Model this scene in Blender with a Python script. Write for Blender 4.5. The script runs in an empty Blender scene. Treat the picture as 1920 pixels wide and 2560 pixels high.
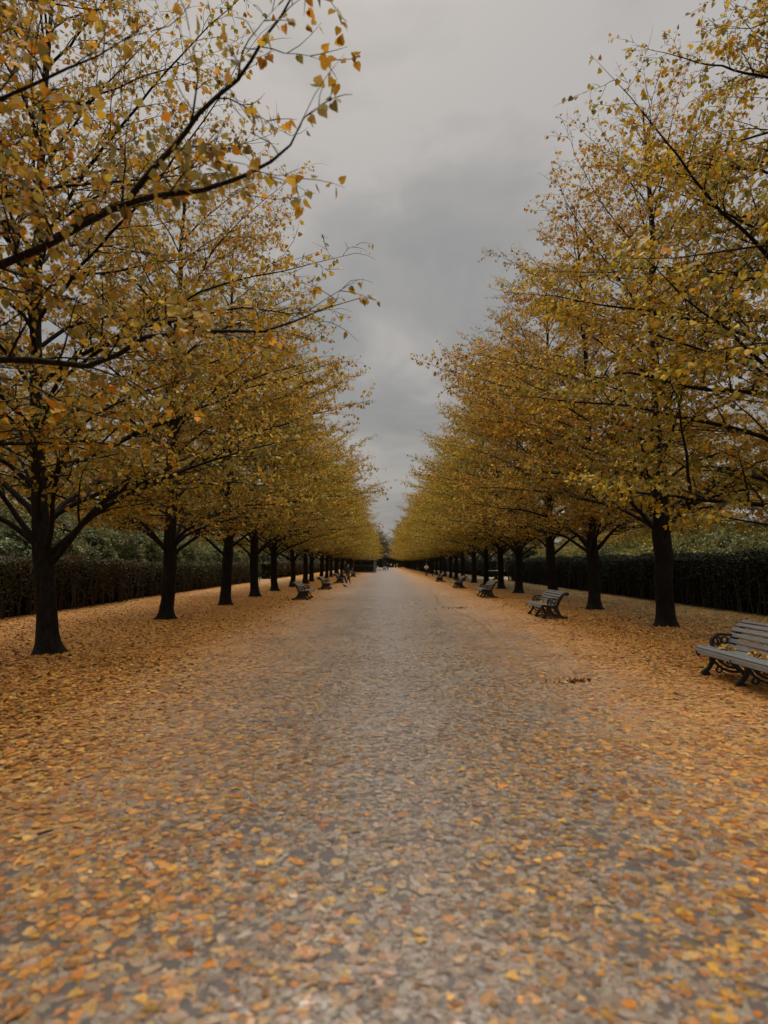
import bpy, math, random
import numpy as np
from mathutils import Vector, Matrix

R = math.radians
PI = math.pi
rnd = random.Random(5)
scene = bpy.context.scene
COL = scene.collection

# ------------------------------------------------------------------ helpers
def link(o, parent=None):
    COL.objects.link(o)
    if parent is not None:
        o.parent = parent
    return o

def tag(o, label=None, cat=None, group=None, kind=None):
    if label: o['label'] = label
    if cat: o['category'] = cat
    if group: o['group'] = group
    if kind: o['kind'] = kind
    return o

def empty(name, loc, rz=0.0):
    o = bpy.data.objects.new(name, None)
    o.empty_display_size = 0.3
    o.location = loc
    o.rotation_euler = (0, 0, rz)
    return link(o)

def obj(name, me, parent=None, loc=None):
    o = bpy.data.objects.new(name, me)
    if loc is not None: o.location = loc
    return link(o, parent)

def copy_tree(root):
    """a thing with copies of its parts and sub-parts (mesh data shared)"""
    r = root.copy(); COL.objects.link(r)
    for ch in root.children:
        c = ch.copy(); COL.objects.link(c); c.parent = r
        for g in ch.children:
            d = g.copy(); COL.objects.link(d); d.parent = c
    return r

class MB:
    """collects vertices and faces (arrays of one face size each) into ONE mesh"""
    def __init__(self):
        self.v = []; self.f = []; self.n = 0; self.c = []
    def add(self, verts, faces, mat=0, color=None):
        verts = np.asarray(verts, dtype=np.float64).reshape(-1, 3)
        if not isinstance(faces, list) or (faces and not isinstance(faces[0], np.ndarray)):
            by = {}
            for fc in faces: by.setdefault(len(fc), []).append(fc)
            faces = [np.array(x) for x in by.values()]
        for fa in faces:
            self.f.append((fa.astype(np.int64) + self.n, mat))
        self.v.append(verts)
        if color is None:
            col = np.ones((len(verts), 4)); col[:, :3] = 0.5
        else:
            col = np.ones((len(verts), 4)); col[:, :3] = color
        self.c.append(col)
        self.n += len(verts)
    def box(self, c, s, rot=None, mat=0, bev=0.0):
        c = np.array(c, float); h = np.array(s, float) / 2
        sg = np.array([[-1,-1,-1],[1,-1,-1],[1,1,-1],[-1,1,-1],[-1,-1,1],[1,-1,1],[1,1,1],[-1,1,1]], float)
        v = sg * h
        if bev > 0:
            b = min(bev, h.min() * 0.45)
            vs = []
            for s_ in sg:
                p = s_ * h
                for ax in range(3):
                    q = p.copy()
                    for a2 in range(3):
                        if a2 != ax: q[a2] -= s_[a2] * b
                    vs.append(q)
            vs = np.array(vs)
            # each corner i: 3i -> on +-x face, 3i+1 -> y face, 3i+2 -> z face
            def F(ax, ids): return [3 * i + ax for i in ids]
            quads = [F(0,[0,4,7,3]), F(0,[1,2,6,5]), F(1,[0,1,5,4]), F(1,[3,7,6,2]), F(2,[0,3,2,1]), F(2,[4,5,6,7])]
            edges = [(0,1,1,2),(3,2,1,2),(4,5,1,2),(7,6,1,2),(0,3,0,2),(1,2,0,2),(4,7,0,2),(5,6,0,2),(0,4,0,1),(1,5,0,1),(2,6,0,1),(3,7,0,1)]
            for (i, j, a, b2) in edges:
                quads.append([3*i+a, 3*j+a, 3*j+b2, 3*i+b2])
            tris = [[3*i, 3*i+1, 3*i+2] for i in range(8)]
            fs = [np.array(quads), np.array(tris)]
            v = vs
        else:
            fs = [np.array([[0,3,2,1],[4,5,6,7],[0,1,5,4],[1,2,6,5],[2,3,7,6],[3,0,4,7]])]
        if rot is not None:
            v = v @ np.array(rot).T
        self.add(v + c, fs, mat)
    def tubes(self, pts, rad, sides, mat=0, ref=(0.12, 0.31, 0.94), color=None):
        """pts (N,m,3), rad (N,m): N open tubes of m rings"""
        pts = np.asarray(pts, float); rad = np.asarray(rad, float)
        N, m, _ = pts.shape
        t = np.empty_like(pts)
        t[:, 1:-1] = pts[:, 2:] - pts[:, :-2]
        t[:, 0] = pts[:, 1] - pts[:, 0]; t[:, -1] = pts[:, -1] - pts[:, -2]
        t /= np.linalg.norm(t, axis=2, keepdims=True) + 1e-9
        rf = np.array(ref, float); rf /= np.linalg.norm(rf)
        u = np.cross(t, rf); u /= np.linalg.norm(u, axis=2, keepdims=True) + 1e-6
        w = np.cross(t, u)
        a = np.arange(sides) * 2 * PI / sides
        ring = np.cos(a)[None, None, :, None] * u[:, :, None, :] + np.sin(a)[None, None, :, None] * w[:, :, None, :]
        v = pts[:, :, None, :] + ring * rad[:, :, None, None]
        base = (np.arange(N) * m * sides)[:, None, None]
        i = np.arange(m - 1)[None, :, None] * sides
        k = np.arange(sides)[None, None, :]
        k2 = (k + 1) % sides
        q = np.stack([base + i + k, base + i + k2, base + i + sides + k2, base + i + sides + k], axis=-1).reshape(-1, 4)
        self.add(v.reshape(-1, 3), [q], mat, color)
    def disc(self, c, r, y0, y1, n=14):
        a = np.arange(n) * 2 * PI / n
        x = c[0] + r * np.cos(a); z = c[1] + r * np.sin(a)
        v = np.concatenate([np.stack([x, np.full(n, y0), z], 1), np.stack([x, np.full(n, y1), z], 1)])
        f = [list(range(n)), list(range(2*n-1, n-1, -1))] + [[i, n+i, n+(i+1) % n, (i+1) % n] for i in range(n)]
        self.add(v, f)
    def lathe(self, prof, n=24, c=(0, 0, 0)):
        prof = np.array(prof, float); m = len(prof)
        a = np.arange(n) * 2 * PI / n
        v = np.stack([prof[:, None, 0] * np.cos(a), prof[:, None, 0] * np.sin(a), np.repeat(prof[:, 1:2], n, 1)], -1).reshape(-1, 3) + np.array(c)
        f = [[i*n+k, i*n+(k+1) % n, (i+1)*n+(k+1) % n, (i+1)*n+k] for i in range(m-1) for k in range(n)]
        f.append(list(range(n))[::-1]); f.append([(m-1)*n+k for k in range(n)])
        self.add(v, f)
    def mesh(self, name, mats, smooth=False, colors=False):
        me = bpy.data.meshes.new(name)
        V = np.concatenate(self.v)
        me.vertices.add(len(V)); me.vertices.foreach_set('co', V.astype(np.float32).ravel())
        lt = np.concatenate([np.full(len(f), f.shape[1]) for f, m in self.f])
        lv = np.concatenate([f.ravel() for f, m in self.f])
        mi = np.concatenate([np.full(len(f), m) for f, m in self.f])
        me.loops.add(len(lv)); me.loops.foreach_set('vertex_index', lv.astype(np.int32))
        me.polygons.add(len(lt))
        ls = np.concatenate([[0], np.cumsum(lt)[:-1]])
        me.polygons.foreach_set('loop_start', ls.astype(np.int32))
        me.polygons.foreach_set('material_index', mi.astype(np.int32))
        me.polygons.foreach_set('use_smooth', np.full(len(lt), bool(smooth)))
        if colors:
            at = me.color_attributes.new('Col', 'FLOAT_COLOR', 'POINT')
            at.data.foreach_set('color', np.concatenate(self.c).astype(np.float32).ravel())
        for m in (mats if isinstance(mats, (list, tuple)) else [mats]): me.materials.append(m)
        me.update(calc_edges=True); me.validate()
        return me

# ------------------------------------------------------------------ materials
def newmat(name):
    m = bpy.data.materials.new(name); m.use_nodes = True
    nt = m.node_tree
    for n in list(nt.nodes): nt.nodes.remove(n)
    out = nt.nodes.new('ShaderNodeOutputMaterial')
    return m, nt, out

def N(nt, typ, **kw):
    n = nt.nodes.new(typ)
    for k, v in kw.items():
        if k in n.inputs.keys() if hasattr(n.inputs, 'keys') else False: n.inputs[k].default_value = v
        else: setattr(n, k, v)
    return n

def L(nt, a, b): nt.links.new(a, b)

def ramp(nt, fac, stops, interp='LINEAR'):
    r = nt.nodes.new('ShaderNodeValToRGB')
    r.color_ramp.interpolation = interp
    el = r.color_ramp.elements
    while len(el) > len(stops): el.remove(el[-1])
    while len(el) < len(stops): el.new(0.5)
    for e, (p, c) in zip(el, stops):
        e.position = p; e.color = (c[0], c[1], c[2], 1) if len(c) == 3 else c
    if fac is not None: L(nt, fac, r.inputs[0])
    return r

def math_n(nt, op, a, b=None, c=None, clamp=False):
    n = nt.nodes.new('ShaderNodeMath'); n.operation = op; n.use_clamp = clamp
    for i, x in enumerate((a, b, c)):
        if x is None: continue
        if isinstance(x, (int, float)): n.inputs[i].default_value = x
        else: L(nt, x, n.inputs[i])
    return n.outputs[0]

def mixc(nt, f, a, b, mode='MIX'):
    n = nt.nodes.new('ShaderNodeMix'); n.data_type = 'RGBA'; n.blend_type = mode
    for s, x in ((n.inputs[0], f), (n.inputs[6], a), (n.inputs[7], b)):
        if isinstance(x, (int, float)): s.default_value = x
        elif isinstance(x, tuple): s.default_value = (x[0], x[1], x[2], 1)
        else: L(nt, x, s)
    return n.outputs[2]

def smooth(nt, x, lo, hi):
    n = nt.nodes.new('ShaderNodeMapRange'); n.interpolation_type = 'SMOOTHSTEP'
    L(nt, x, n.inputs[0]); n.inputs[1].default_value = lo; n.inputs[2].default_value = hi
    return n.outputs[0]

def simple_mat(name, c1, c2, rough=0.7, scale=8.0, bump=0.15, spec=0.5, metal=0.0, stretch=(1, 1, 1), bdist=0.01):
    m, nt, out = newmat(name)
    tc = N(nt, 'ShaderNodeTexCoord'); mp = N(nt, 'ShaderNodeMapping'); mp.inputs['Scale'].default_value = stretch
    L(nt, tc.outputs['Object'], mp.inputs[0])
    no = N(nt, 'ShaderNodeTexNoise'); no.inputs['Scale'].default_value = scale; no.inputs['Detail'].default_value = 6; no.inputs['Roughness'].default_value = 0.62
    L(nt, mp.outputs[0], no.inputs['Vector'])
    r = ramp(nt, no.outputs['Fac'], [(0.3, c1), (0.7, c2)])
    p = N(nt, 'ShaderNodeBsdfPrincipled')
    L(nt, r.outputs[0], p.inputs['Base Color'])
    p.inputs['Roughness'].default_value = rough; p.inputs['Metallic'].default_value = metal
    p.inputs['Specular IOR Level'].default_value = spec
    if bump:
        b = N(nt, 'ShaderNodeBump'); b.inputs['Strength'].default_value = bump; b.inputs['Distance'].default_value = bdist
        L(nt, no.outputs['Fac'], b.inputs['Height']); L(nt, b.outputs[0], p.inputs['Normal'])
    L(nt, p.outputs[0], out.inputs[0])
    return m

def bark_mat():
    m, nt, out = newmat('bark')
    tc = N(nt, 'ShaderNodeTexCoord'); mp = N(nt, 'ShaderNodeMapping'); mp.inputs['Scale'].default_value = (1, 1, 0.16)
    L(nt, tc.outputs['Object'], mp.inputs[0])
    n1 = N(nt, 'ShaderNodeTexNoise'); n1.inputs['Scale'].default_value = 34; n1.inputs['Detail'].default_value = 7; n1.inputs['Distortion'].default_value = 0.6
    L(nt, mp.outputs[0], n1.inputs['Vector'])
    n2 = N(nt, 'ShaderNodeTexNoise'); n2.inputs['Scale'].default_value = 2.2; n2.inputs['Detail'].default_value = 4
    L(nt, tc.outputs['Object'], n2.inputs['Vector'])
    c = ramp(nt, n1.outputs['Fac'], [(0.30, (0.003, 0.0025, 0.002)), (0.5, (0.010, 0.008, 0.006)), (0.72, (0.030, 0.024, 0.018))])
    g = mixc(nt, smooth(nt, n2.outputs['Fac'], 0.52, 0.74), c.outputs[0], (0.011, 0.0125, 0.006))
    p = N(nt, 'ShaderNodeBsdfPrincipled'); L(nt, g, p.inputs['Base Color'])
    p.inputs['Roughness'].default_value = 0.85; p.inputs['Specular IOR Level'].default_value = 0.2
    b = N(nt, 'ShaderNodeBump'); b.inputs['Strength'].default_value = 0.9; b.inputs['Distance'].default_value = 0.02
    L(nt, n1.outputs['Fac'], b.inputs['Height']); L(nt, b.outputs[0], p.inputs['Normal'])
    L(nt, p.outputs[0], out.inputs[0])
    return m

def leaf_mat(name, trans=0.45, rough=0.5, tint=(1, 1, 1), var=0.25, spec=0.35):
    m, nt, out = newmat(name)
    at = N(nt, 'ShaderNodeAttribute'); at.attribute_name = 'Col'
    oi = N(nt, 'ShaderNodeObjectInfo')
    k = math_n(nt, 'MULTIPLY_ADD', oi.outputs['Random'], 1.7 * var, 1 - 1.2 * var)
    tn = N(nt, 'ShaderNodeCombineColor'); tn.inputs[0].default_value = tint[0]; tn.inputs[2].default_value = tint[2]
    L(nt, math_n(nt, 'MULTIPLY', k, tint[1]), tn.inputs[1])
    col = mixc(nt, 1.0, at.outputs['Color'], tn.outputs[0], 'MULTIPLY')
    p = N(nt, 'ShaderNodeBsdfPrincipled'); L(nt, col, p.inputs['Base Color'])
    p.inputs['Roughness'].default_value = rough; p.inputs['Specular IOR Level'].default_value = spec
    if trans > 0:
        t = N(nt, 'ShaderNodeBsdfTranslucent'); L(nt, col, t.inputs['Color'])
        mx = N(nt, 'ShaderNodeMixShader'); mx.inputs[0].default_value = trans
        L(nt, p.outputs[0], mx.inputs[1]); L(nt, t.outputs[0], mx.inputs[2]); L(nt, mx.outputs[0], out.inputs[0])
    else:
        L(nt, p.outputs[0], out.inputs[0])
    return m

PATH_X = 0.6     # centre line of the avenue
def litter_mat(name, path):
    """leaf litter: irregular leaf-sized cells, each with its own colour; on the path the trodden, wet leaves are paler and bare asphalt shows"""
    m, nt, out = newmat(name)
    tc = N(nt, 'ShaderNodeTexCoord')
    sep = N(nt, 'ShaderNodeSeparateXYZ'); L(nt, tc.outputs['Object'], sep.inputs[0])
    wn = N(nt, 'ShaderNodeTexNoise'); wn.inputs['Scale'].default_value = 20; wn.inputs['Detail'].default_value = 4
    L(nt, tc.outputs['Object'], wn.inputs['Vector'])
    wv = N(nt, 'ShaderNodeVectorMath'); wv.operation = 'MULTIPLY_ADD'
    L(nt, wn.outputs['Color'], wv.inputs[0]); wv.inputs[1].default_value = (0.13, 0.13, 0.0); L(nt, tc.outputs['Object'], wv.inputs[2])
    vo = N(nt, 'ShaderNodeTexVoronoi'); vo.voronoi_dimensions = '2D'; vo.inputs['Scale'].default_value = 21
    L(nt, wv.outputs[0], vo.inputs['Vector'])
    ve = N(nt, 'ShaderNodeTexVoronoi'); ve.voronoi_dimensions = '2D'; ve.feature = 'DISTANCE_TO_EDGE'; ve.inputs['Scale'].default_value = 21
    L(nt, wv.outputs[0], ve.inputs['Vector'])
    rc = N(nt, 'ShaderNodeSeparateColor'); L(nt, vo.outputs['Color'], rc.inputs[0])
    big = N(nt, 'ShaderNodeTexNoise'); big.inputs['Scale'].default_value = 0.55; big.inputs['Detail'].default_value = 5
    L(nt, tc.outputs['Object'], big.inputs['Vector'])
    ax = math_n(nt, 'ABSOLUTE', math_n(nt, 'SUBTRACT', sep.outputs[0], PATH_X))
    ax2 = math_n(nt, 'ABSOLUTE', math_n(nt, 'SUBTRACT', sep.outputs[0], 0.3))
    axn = math_n(nt, 'MULTIPLY_ADD', big.outputs['Fac'], 1.8, math_n(nt, 'SUBTRACT', ax2, 0.9))
    orange = ramp(nt, rc.outputs[0], ORANGE_STOPS, 'CONSTANT')
    pale = ramp(nt, rc.outputs[0], PALE_STOPS, 'CONSTANT')
    side = smooth(nt, axn, 0.6, 4.4)
    pick = math_n(nt, 'LESS_THAN', rc.outputs[2], math_n(nt, 'MULTIPLY_ADD', side, 0.9, 0.08))
    soft = mixc(nt, side, pale.outputs[0], orange.outputs[0])
    hard = mixc(nt, pick, pale.outputs[0], orange.outputs[0])
    col0 = mixc(nt, 0.55, soft, hard)
    # trodden leaves on the path are darkened to offset the strong overhead light
    light_offset = math_n(nt, 'MULTIPLY_ADD', smooth(nt, axn, 2.4, 6.0), 0.26, 0.70)
    cs = N(nt, 'ShaderNodeVectorMath'); cs.operation = 'SCALE'; L(nt, col0, cs.inputs[0]); L(nt, light_offset, cs.inputs[3])
    col = cs.outputs[0]
    gap = smooth(nt, ve.outputs['Distance'], 0.012, 0.07)
    if path:
        asph = (0.078, 0.062, 0.051)
        bare = math_n(nt, 'GREATER_THAN', rc.outputs[1], math_n(nt, 'MULTIPLY_ADD', side, 0.35, math_n(nt, 'MULTIPLY_ADD', big.outputs['Fac'], 0.9, 0.33)))
        cover = math_n(nt, 'MULTIPLY', gap, math_n(nt, 'SUBTRACT', 1.0, bare))
        base = mixc(nt, cover, asph, col)
        rough = math_n(nt, 'MULTIPLY_ADD', math_n(nt, 'MAXIMUM', side, math_n(nt, 'MULTIPLY', cover, 0.15)), 0.36, 0.30)
    else:
        grass = N(nt, 'ShaderNodeTexNoise'); grass.inputs['Scale'].default_value = 40; grass.inputs['Detail'].default_value = 3
        L(nt, tc.outputs['Object'], grass.inputs['Vector'])
        gcol = ramp(nt, grass.outputs['Fac'], [(0.3, (0.018, 0.028, 0.008)), (0.7, (0.07, 0.075, 0.022))])
        # grass shows between thinner leaves under the trees on the +x side, and everywhere beyond the hedges
        gx = math_n(nt, 'MULTIPLY_ADD', big.outputs['Fac'], 5.0, math_n(nt, 'SUBTRACT', sep.outputs[0], 2.5))
        thin = math_n(nt, 'MULTIPLY', smooth(nt, gx, 5.2, 9.0), 0.66)
        far = math_n(nt, 'MULTIPLY', smooth(nt, ax, 12.0, 13.5), 0.72)
        miss = math_n(nt, 'LESS_THAN', rc.outputs[1], math_n(nt, 'MAXIMUM', thin, far))
        cover = math_n(nt, 'MULTIPLY', gap, math_n(nt, 'SUBTRACT', 1.0, miss))
        dark = mixc(nt, miss, (0.05, 0.028, 0.010), gcol.outputs[0])
        base = mixc(nt, cover, dark, col)
        rough = 0.62
    p = N(nt, 'ShaderNodeBsdfPrincipled'); L(nt, base, p.inputs['Base Color'])
    if isinstance(rough, float): p.inputs['Roughness'].default_value = rough
    else: L(nt, rough, p.inputs['Roughness'])
    p.inputs['Specular IOR Level'].default_value = 0.5 if path else 0.2
    hgt = math_n(nt, 'MULTIPLY_ADD', rc.outputs[2], 0.5, math_n(nt, 'MULTIPLY', cover, 0.6))
    b = N(nt, 'ShaderNodeBump'); b.inputs['Strength'].default_value = 0.8 if path else 0.8; b.inputs['Distance'].default_value = 0.01 if path else 0.02
    L(nt, hgt, b.inputs['Height']); L(nt, b.outputs[0], p.inputs['Normal'])
    L(nt, p.outputs[0], out.inputs[0])
    return m

ORANGE = [(0.64, 0.268, 0.036), (0.56, 0.198, 0.025), (0.64, 0.315, 0.052), (0.45, 0.152, 0.021), (0.55, 0.298, 0.060), (0.32, 0.108, 0.019), (0.60, 0.33, 0.088)]
PALE = [(0.265, 0.198, 0.145), (0.245, 0.175, 0.123), (0.285, 0.228, 0.172), (0.21, 0.145, 0.10), (0.27, 0.185, 0.112), (0.25, 0.208, 0.142), (0.295, 0.222, 0.164)]  # trodden leaf colours, lifted to carry part of the path's wet sheen
ORANGE_STOPS = [(i / 7, c) for i, c in enumerate(ORANGE)]
PALE_STOPS = [(i / 7, c) for i, c in enumerate(PALE)]

M_BARK = bark_mat()
M_LEAF = leaf_mat('lime_leaf', trans=0.33, rough=0.6, var=0.12, spec=0.14)
M_LEAF_OLIVE = leaf_mat('olive_leaf', trans=0.3, tint=(0.40, 0.52, 0.9))
def fallen_mat():
    m, nt, out = newmat('fallen_leaf')
    at = N(nt, 'ShaderNodeAttribute'); at.attribute_name = 'Col'
    ge = N(nt, 'ShaderNodeNewGeometry'); sp = N(nt, 'ShaderNodeSeparateXYZ'); L(nt, ge.outputs['Position'], sp.inputs[0])
    ax = math_n(nt, 'ABSOLUTE', math_n(nt, 'SUBTRACT', sp.outputs[0], 0.4))
    dry = smooth(nt, ax, 0.8, 3.6)
    no = N(nt, 'ShaderNodeTexNoise'); no.inputs['Scale'].default_value = 42; no.inputs['Detail'].default_value = 4; no.inputs['Roughness'].default_value = 0.7
    L(nt, ge.outputs['Position'], no.inputs['Vector'])
    k = N(nt, 'ShaderNodeMapRange'); L(nt, no.outputs['Fac'], k.inputs[0]); k.inputs[1].default_value = 0.3; k.inputs[2].default_value = 0.7; k.inputs[3].default_value = 0.62; k.inputs[4].default_value = 1.3
    sc = N(nt, 'ShaderNodeVectorMath'); sc.operation = 'SCALE'; L(nt, at.outputs['Color'], sc.inputs[0]); L(nt, k.outputs[0], sc.inputs[3])
    p = N(nt, 'ShaderNodeBsdfPrincipled'); L(nt, sc.outputs[0], p.inputs['Base Color'])
    L(nt, math_n(nt, 'MULTIPLY_ADD', dry, 0.40, 0.24), p.inputs['Roughness'])
    L(nt, math_n(nt, 'MULTIPLY_ADD', dry, -0.68, 0.82), p.inputs['Specular IOR Level'])
    L(nt, p.outputs[0], out.inputs[0])
    return m
M_LITTER = fallen_mat()
M_HEDGE = leaf_mat('hedge_leaf', trans=0.25, var=0.1, spec=0.12)
M_GROUND = litter_mat('leaf_litter_ground', False)
M_PATH = litter_mat('wet_path', True)
M_GRAVEL = simple_mat('pale_gravel', (0.16, 0.14, 0.115), (0.24, 0.215, 0.185), rough=0.8, scale=30)
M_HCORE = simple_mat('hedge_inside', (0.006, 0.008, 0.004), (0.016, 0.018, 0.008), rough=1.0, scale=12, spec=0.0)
M_STEM = simple_mat('hedge_stem', (0.03, 0.023, 0.016), (0.065, 0.05, 0.037), rough=0.9, scale=20)
M_IRON = simple_mat('black_iron', (0.005, 0.0055, 0.0055), (0.011, 0.012, 0.012), rough=0.45, scale=60, bump=0.1, bdist=0.002)
M_SLAT = simple_mat('grey_slat', (0.135, 0.14, 0.14), (0.215, 0.22, 0.218), rough=0.28, scale=9, bump=0.25, stretch=(12, 1, 12), bdist=0.003)
M_STONE = simple_mat('pale_stone', (0.26, 0.26, 0.235), (0.40, 0.39, 0.35), rough=0.85, scale=7)
M_STONE_DARK = simple_mat('mossy_stone', (0.03, 0.032, 0.028), (0.07, 0.07, 0.06), rough=0.85, scale=7)
M_FRAME = simple_mat('grey_metal', (0.10, 0.105, 0.105), (0.15, 0.155, 0.15), rough=0.5, scale=20, metal=0.3)
M_PANEL = simple_mat('dark_glazing', (0.008, 0.010, 0.012), (0.02, 0.023, 0.026), rough=0.25, scale=3, bump=0.0)
M_WHITE = simple_mat('white_paint', (0.62, 0.60, 0.57), (0.74, 0.72, 0.69), rough=0.55, scale=10)
M_DARKWOOD = simple_mat('dark_wood', (0.015, 0.013, 0.012), (0.035, 0.03, 0.026), rough=0.7, scale=15)
M_SKIN = simple_mat('skin', (0.42, 0.27, 0.20), (0.50, 0.33, 0.25), rough=0.55, scale=20, bump=0)
M_HAIR = simple_mat('dark_hair', (0.012, 0.009, 0.007), (0.03, 0.022, 0.017), rough=0.5, scale=40)
M_BLACKC = simple_mat('black_cloth', (0.010, 0.010, 0.012), (0.020, 0.020, 0.023), rough=0.9, scale=30)
M_CREAM = simple_mat('cream_cloth', (0.66, 0.60, 0.53), (0.76, 0.70, 0.63), rough=0.9, scale=25)
M_PINK = simple_mat('pale_pink_cloth', (0.50, 0.38, 0.34), (0.60, 0.47, 0.42), rough=0.9, scale=25)
M_GREYC = simple_mat('grey_cloth', (0.20, 0.20, 0.21), (0.30, 0.30, 0.31), rough=0.9, scale=25)
M_BIRD = simple_mat('dark_feather', (0.015, 0.014, 0.018), (0.05, 0.045, 0.05), rough=0.6, scale=30)
M_CONC = simple_mat('tower_concrete', (0.22, 0.23, 0.24), (0.28, 0.29, 0.30), rough=0.8, scale=0.4)
M_GLASS = simple_mat('tower_glass', (0.06, 0.07, 0.08), (0.10, 0.11, 0.12), rough=0.2, scale=1.0, bump=0)

# ------------------------------------------------------------------ leaves
LV = np.array([[0, 0.04, 0], [0, 0.38, -0.05], [0, 1.05, 0.02], [-0.24, -0.07, 0.03], [-0.46, 0.12, 0.06], [-0.45, 0.42, 0.07], [-0.24, 0.72, 0.04],
               [0.24, -0.07, 0.03], [0.46, 0.12, 0.06], [0.45, 0.42, 0.07], [0.24, 0.72, 0.04]])
LF = np.array([[0, 1, 3], [1, 4, 3], [1, 5, 4], [1, 6, 5], [1, 2, 6], [0, 7, 1], [7, 8, 1], [8, 9, 1], [9, 10, 1], [10, 2, 1]])
def add_leaves(mb, pos, d, nrm, size, curl, color, mat=0, jit=0.0):
    """heart-shaped folded leaves: base pos, midrib direction d, face normal nrm"""
    n = len(pos)
    d = d / (np.linalg.norm(d, axis=1, keepdims=True) + 1e-9)
    s = np.cross(d, nrm); s /= np.linalg.norm(s, axis=1, keepdims=True) + 1e-9
    nn = np.cross(s, d)
    X = LV[None, :, 0:1]; Y = LV[None, :, 1:2]; Z = LV[None, :, 2:3]
    if jit:
        jr = np.random.default_rng(n)
        X = X * jr.uniform(0.7, 1.2, (n, 1, 1)) + jr.normal(0, jit, (n, 11, 1)); Y = Y + jr.normal(0, jit, (n, 11, 1))
    v = pos[:, None, :] + size[:, None, None] * (X * s[:, None, :] + Y * d[:, None, :] + Z * curl[:, None, None] * nn[:, None, :]
                                                 - (Y ** 2) * 0.18 * np.maximum(curl, 0)[:, None, None] * nn[:, None, :])
    f = (LF[None] + (np.arange(n) * 11)[:, None, None]).reshape(-1, 3)
    mb.add(v.reshape(-1, 3), [f], mat, np.repeat(color, 11, axis=0))

# autumn lime palette (yellow, ochre, olive, orange, brown)
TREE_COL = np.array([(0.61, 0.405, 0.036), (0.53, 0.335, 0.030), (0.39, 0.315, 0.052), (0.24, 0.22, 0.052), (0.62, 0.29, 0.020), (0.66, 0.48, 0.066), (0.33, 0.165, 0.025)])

# ------------------------------------------------------------------ trees
ENV_Z = [2.0, 3.4, 6.0, 8.0, 9.5, 12.0, 13.5, 15.2]
ENV_R = [6.0, 6.5, 5.9, 5.15, 4.7, 3.5, 2.6, 1.1]

def march(p, az, e0, e1, length, n, rng, wob=0.06, ke=4.5):
    pts = [np.array(p, float)]
    st = length / (n - 1)
    daz = 0.0
    for i in range(n - 1):
        t = i / (n - 1)
        e = e1 + (e0 - e1) * math.exp(-ke * t) + rng.normal(0, wob)
        daz += rng.normal(0, wob)
        a = az + daz
        pts.append(pts[-1] + st * np.array([math.cos(e) * math.cos(a), math.cos(e) * math.sin(a), math.sin(e)]))
    return np.array(pts)

def resample(pts, n):
    pts = np.asarray(pts, float)
    m = len(pts)
    P = np.vstack([2 * pts[0] - pts[1], pts, 2 * pts[-1] - pts[-2]])
    out = []
    for u in np.linspace(0, m - 1 - 1e-6, n):
        i = int(u); t = u - i
        p0, p1, p2, p3 = P[i], P[i+1], P[i+2], P[i+3]
        out.append(0.5 * ((2*p1) + (-p0+p2)*t + (2*p0-5*p1+4*p2-p3)*t*t + (-p0+3*p1-3*p2+p3)*t**3))
    return np.array(out)

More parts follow.
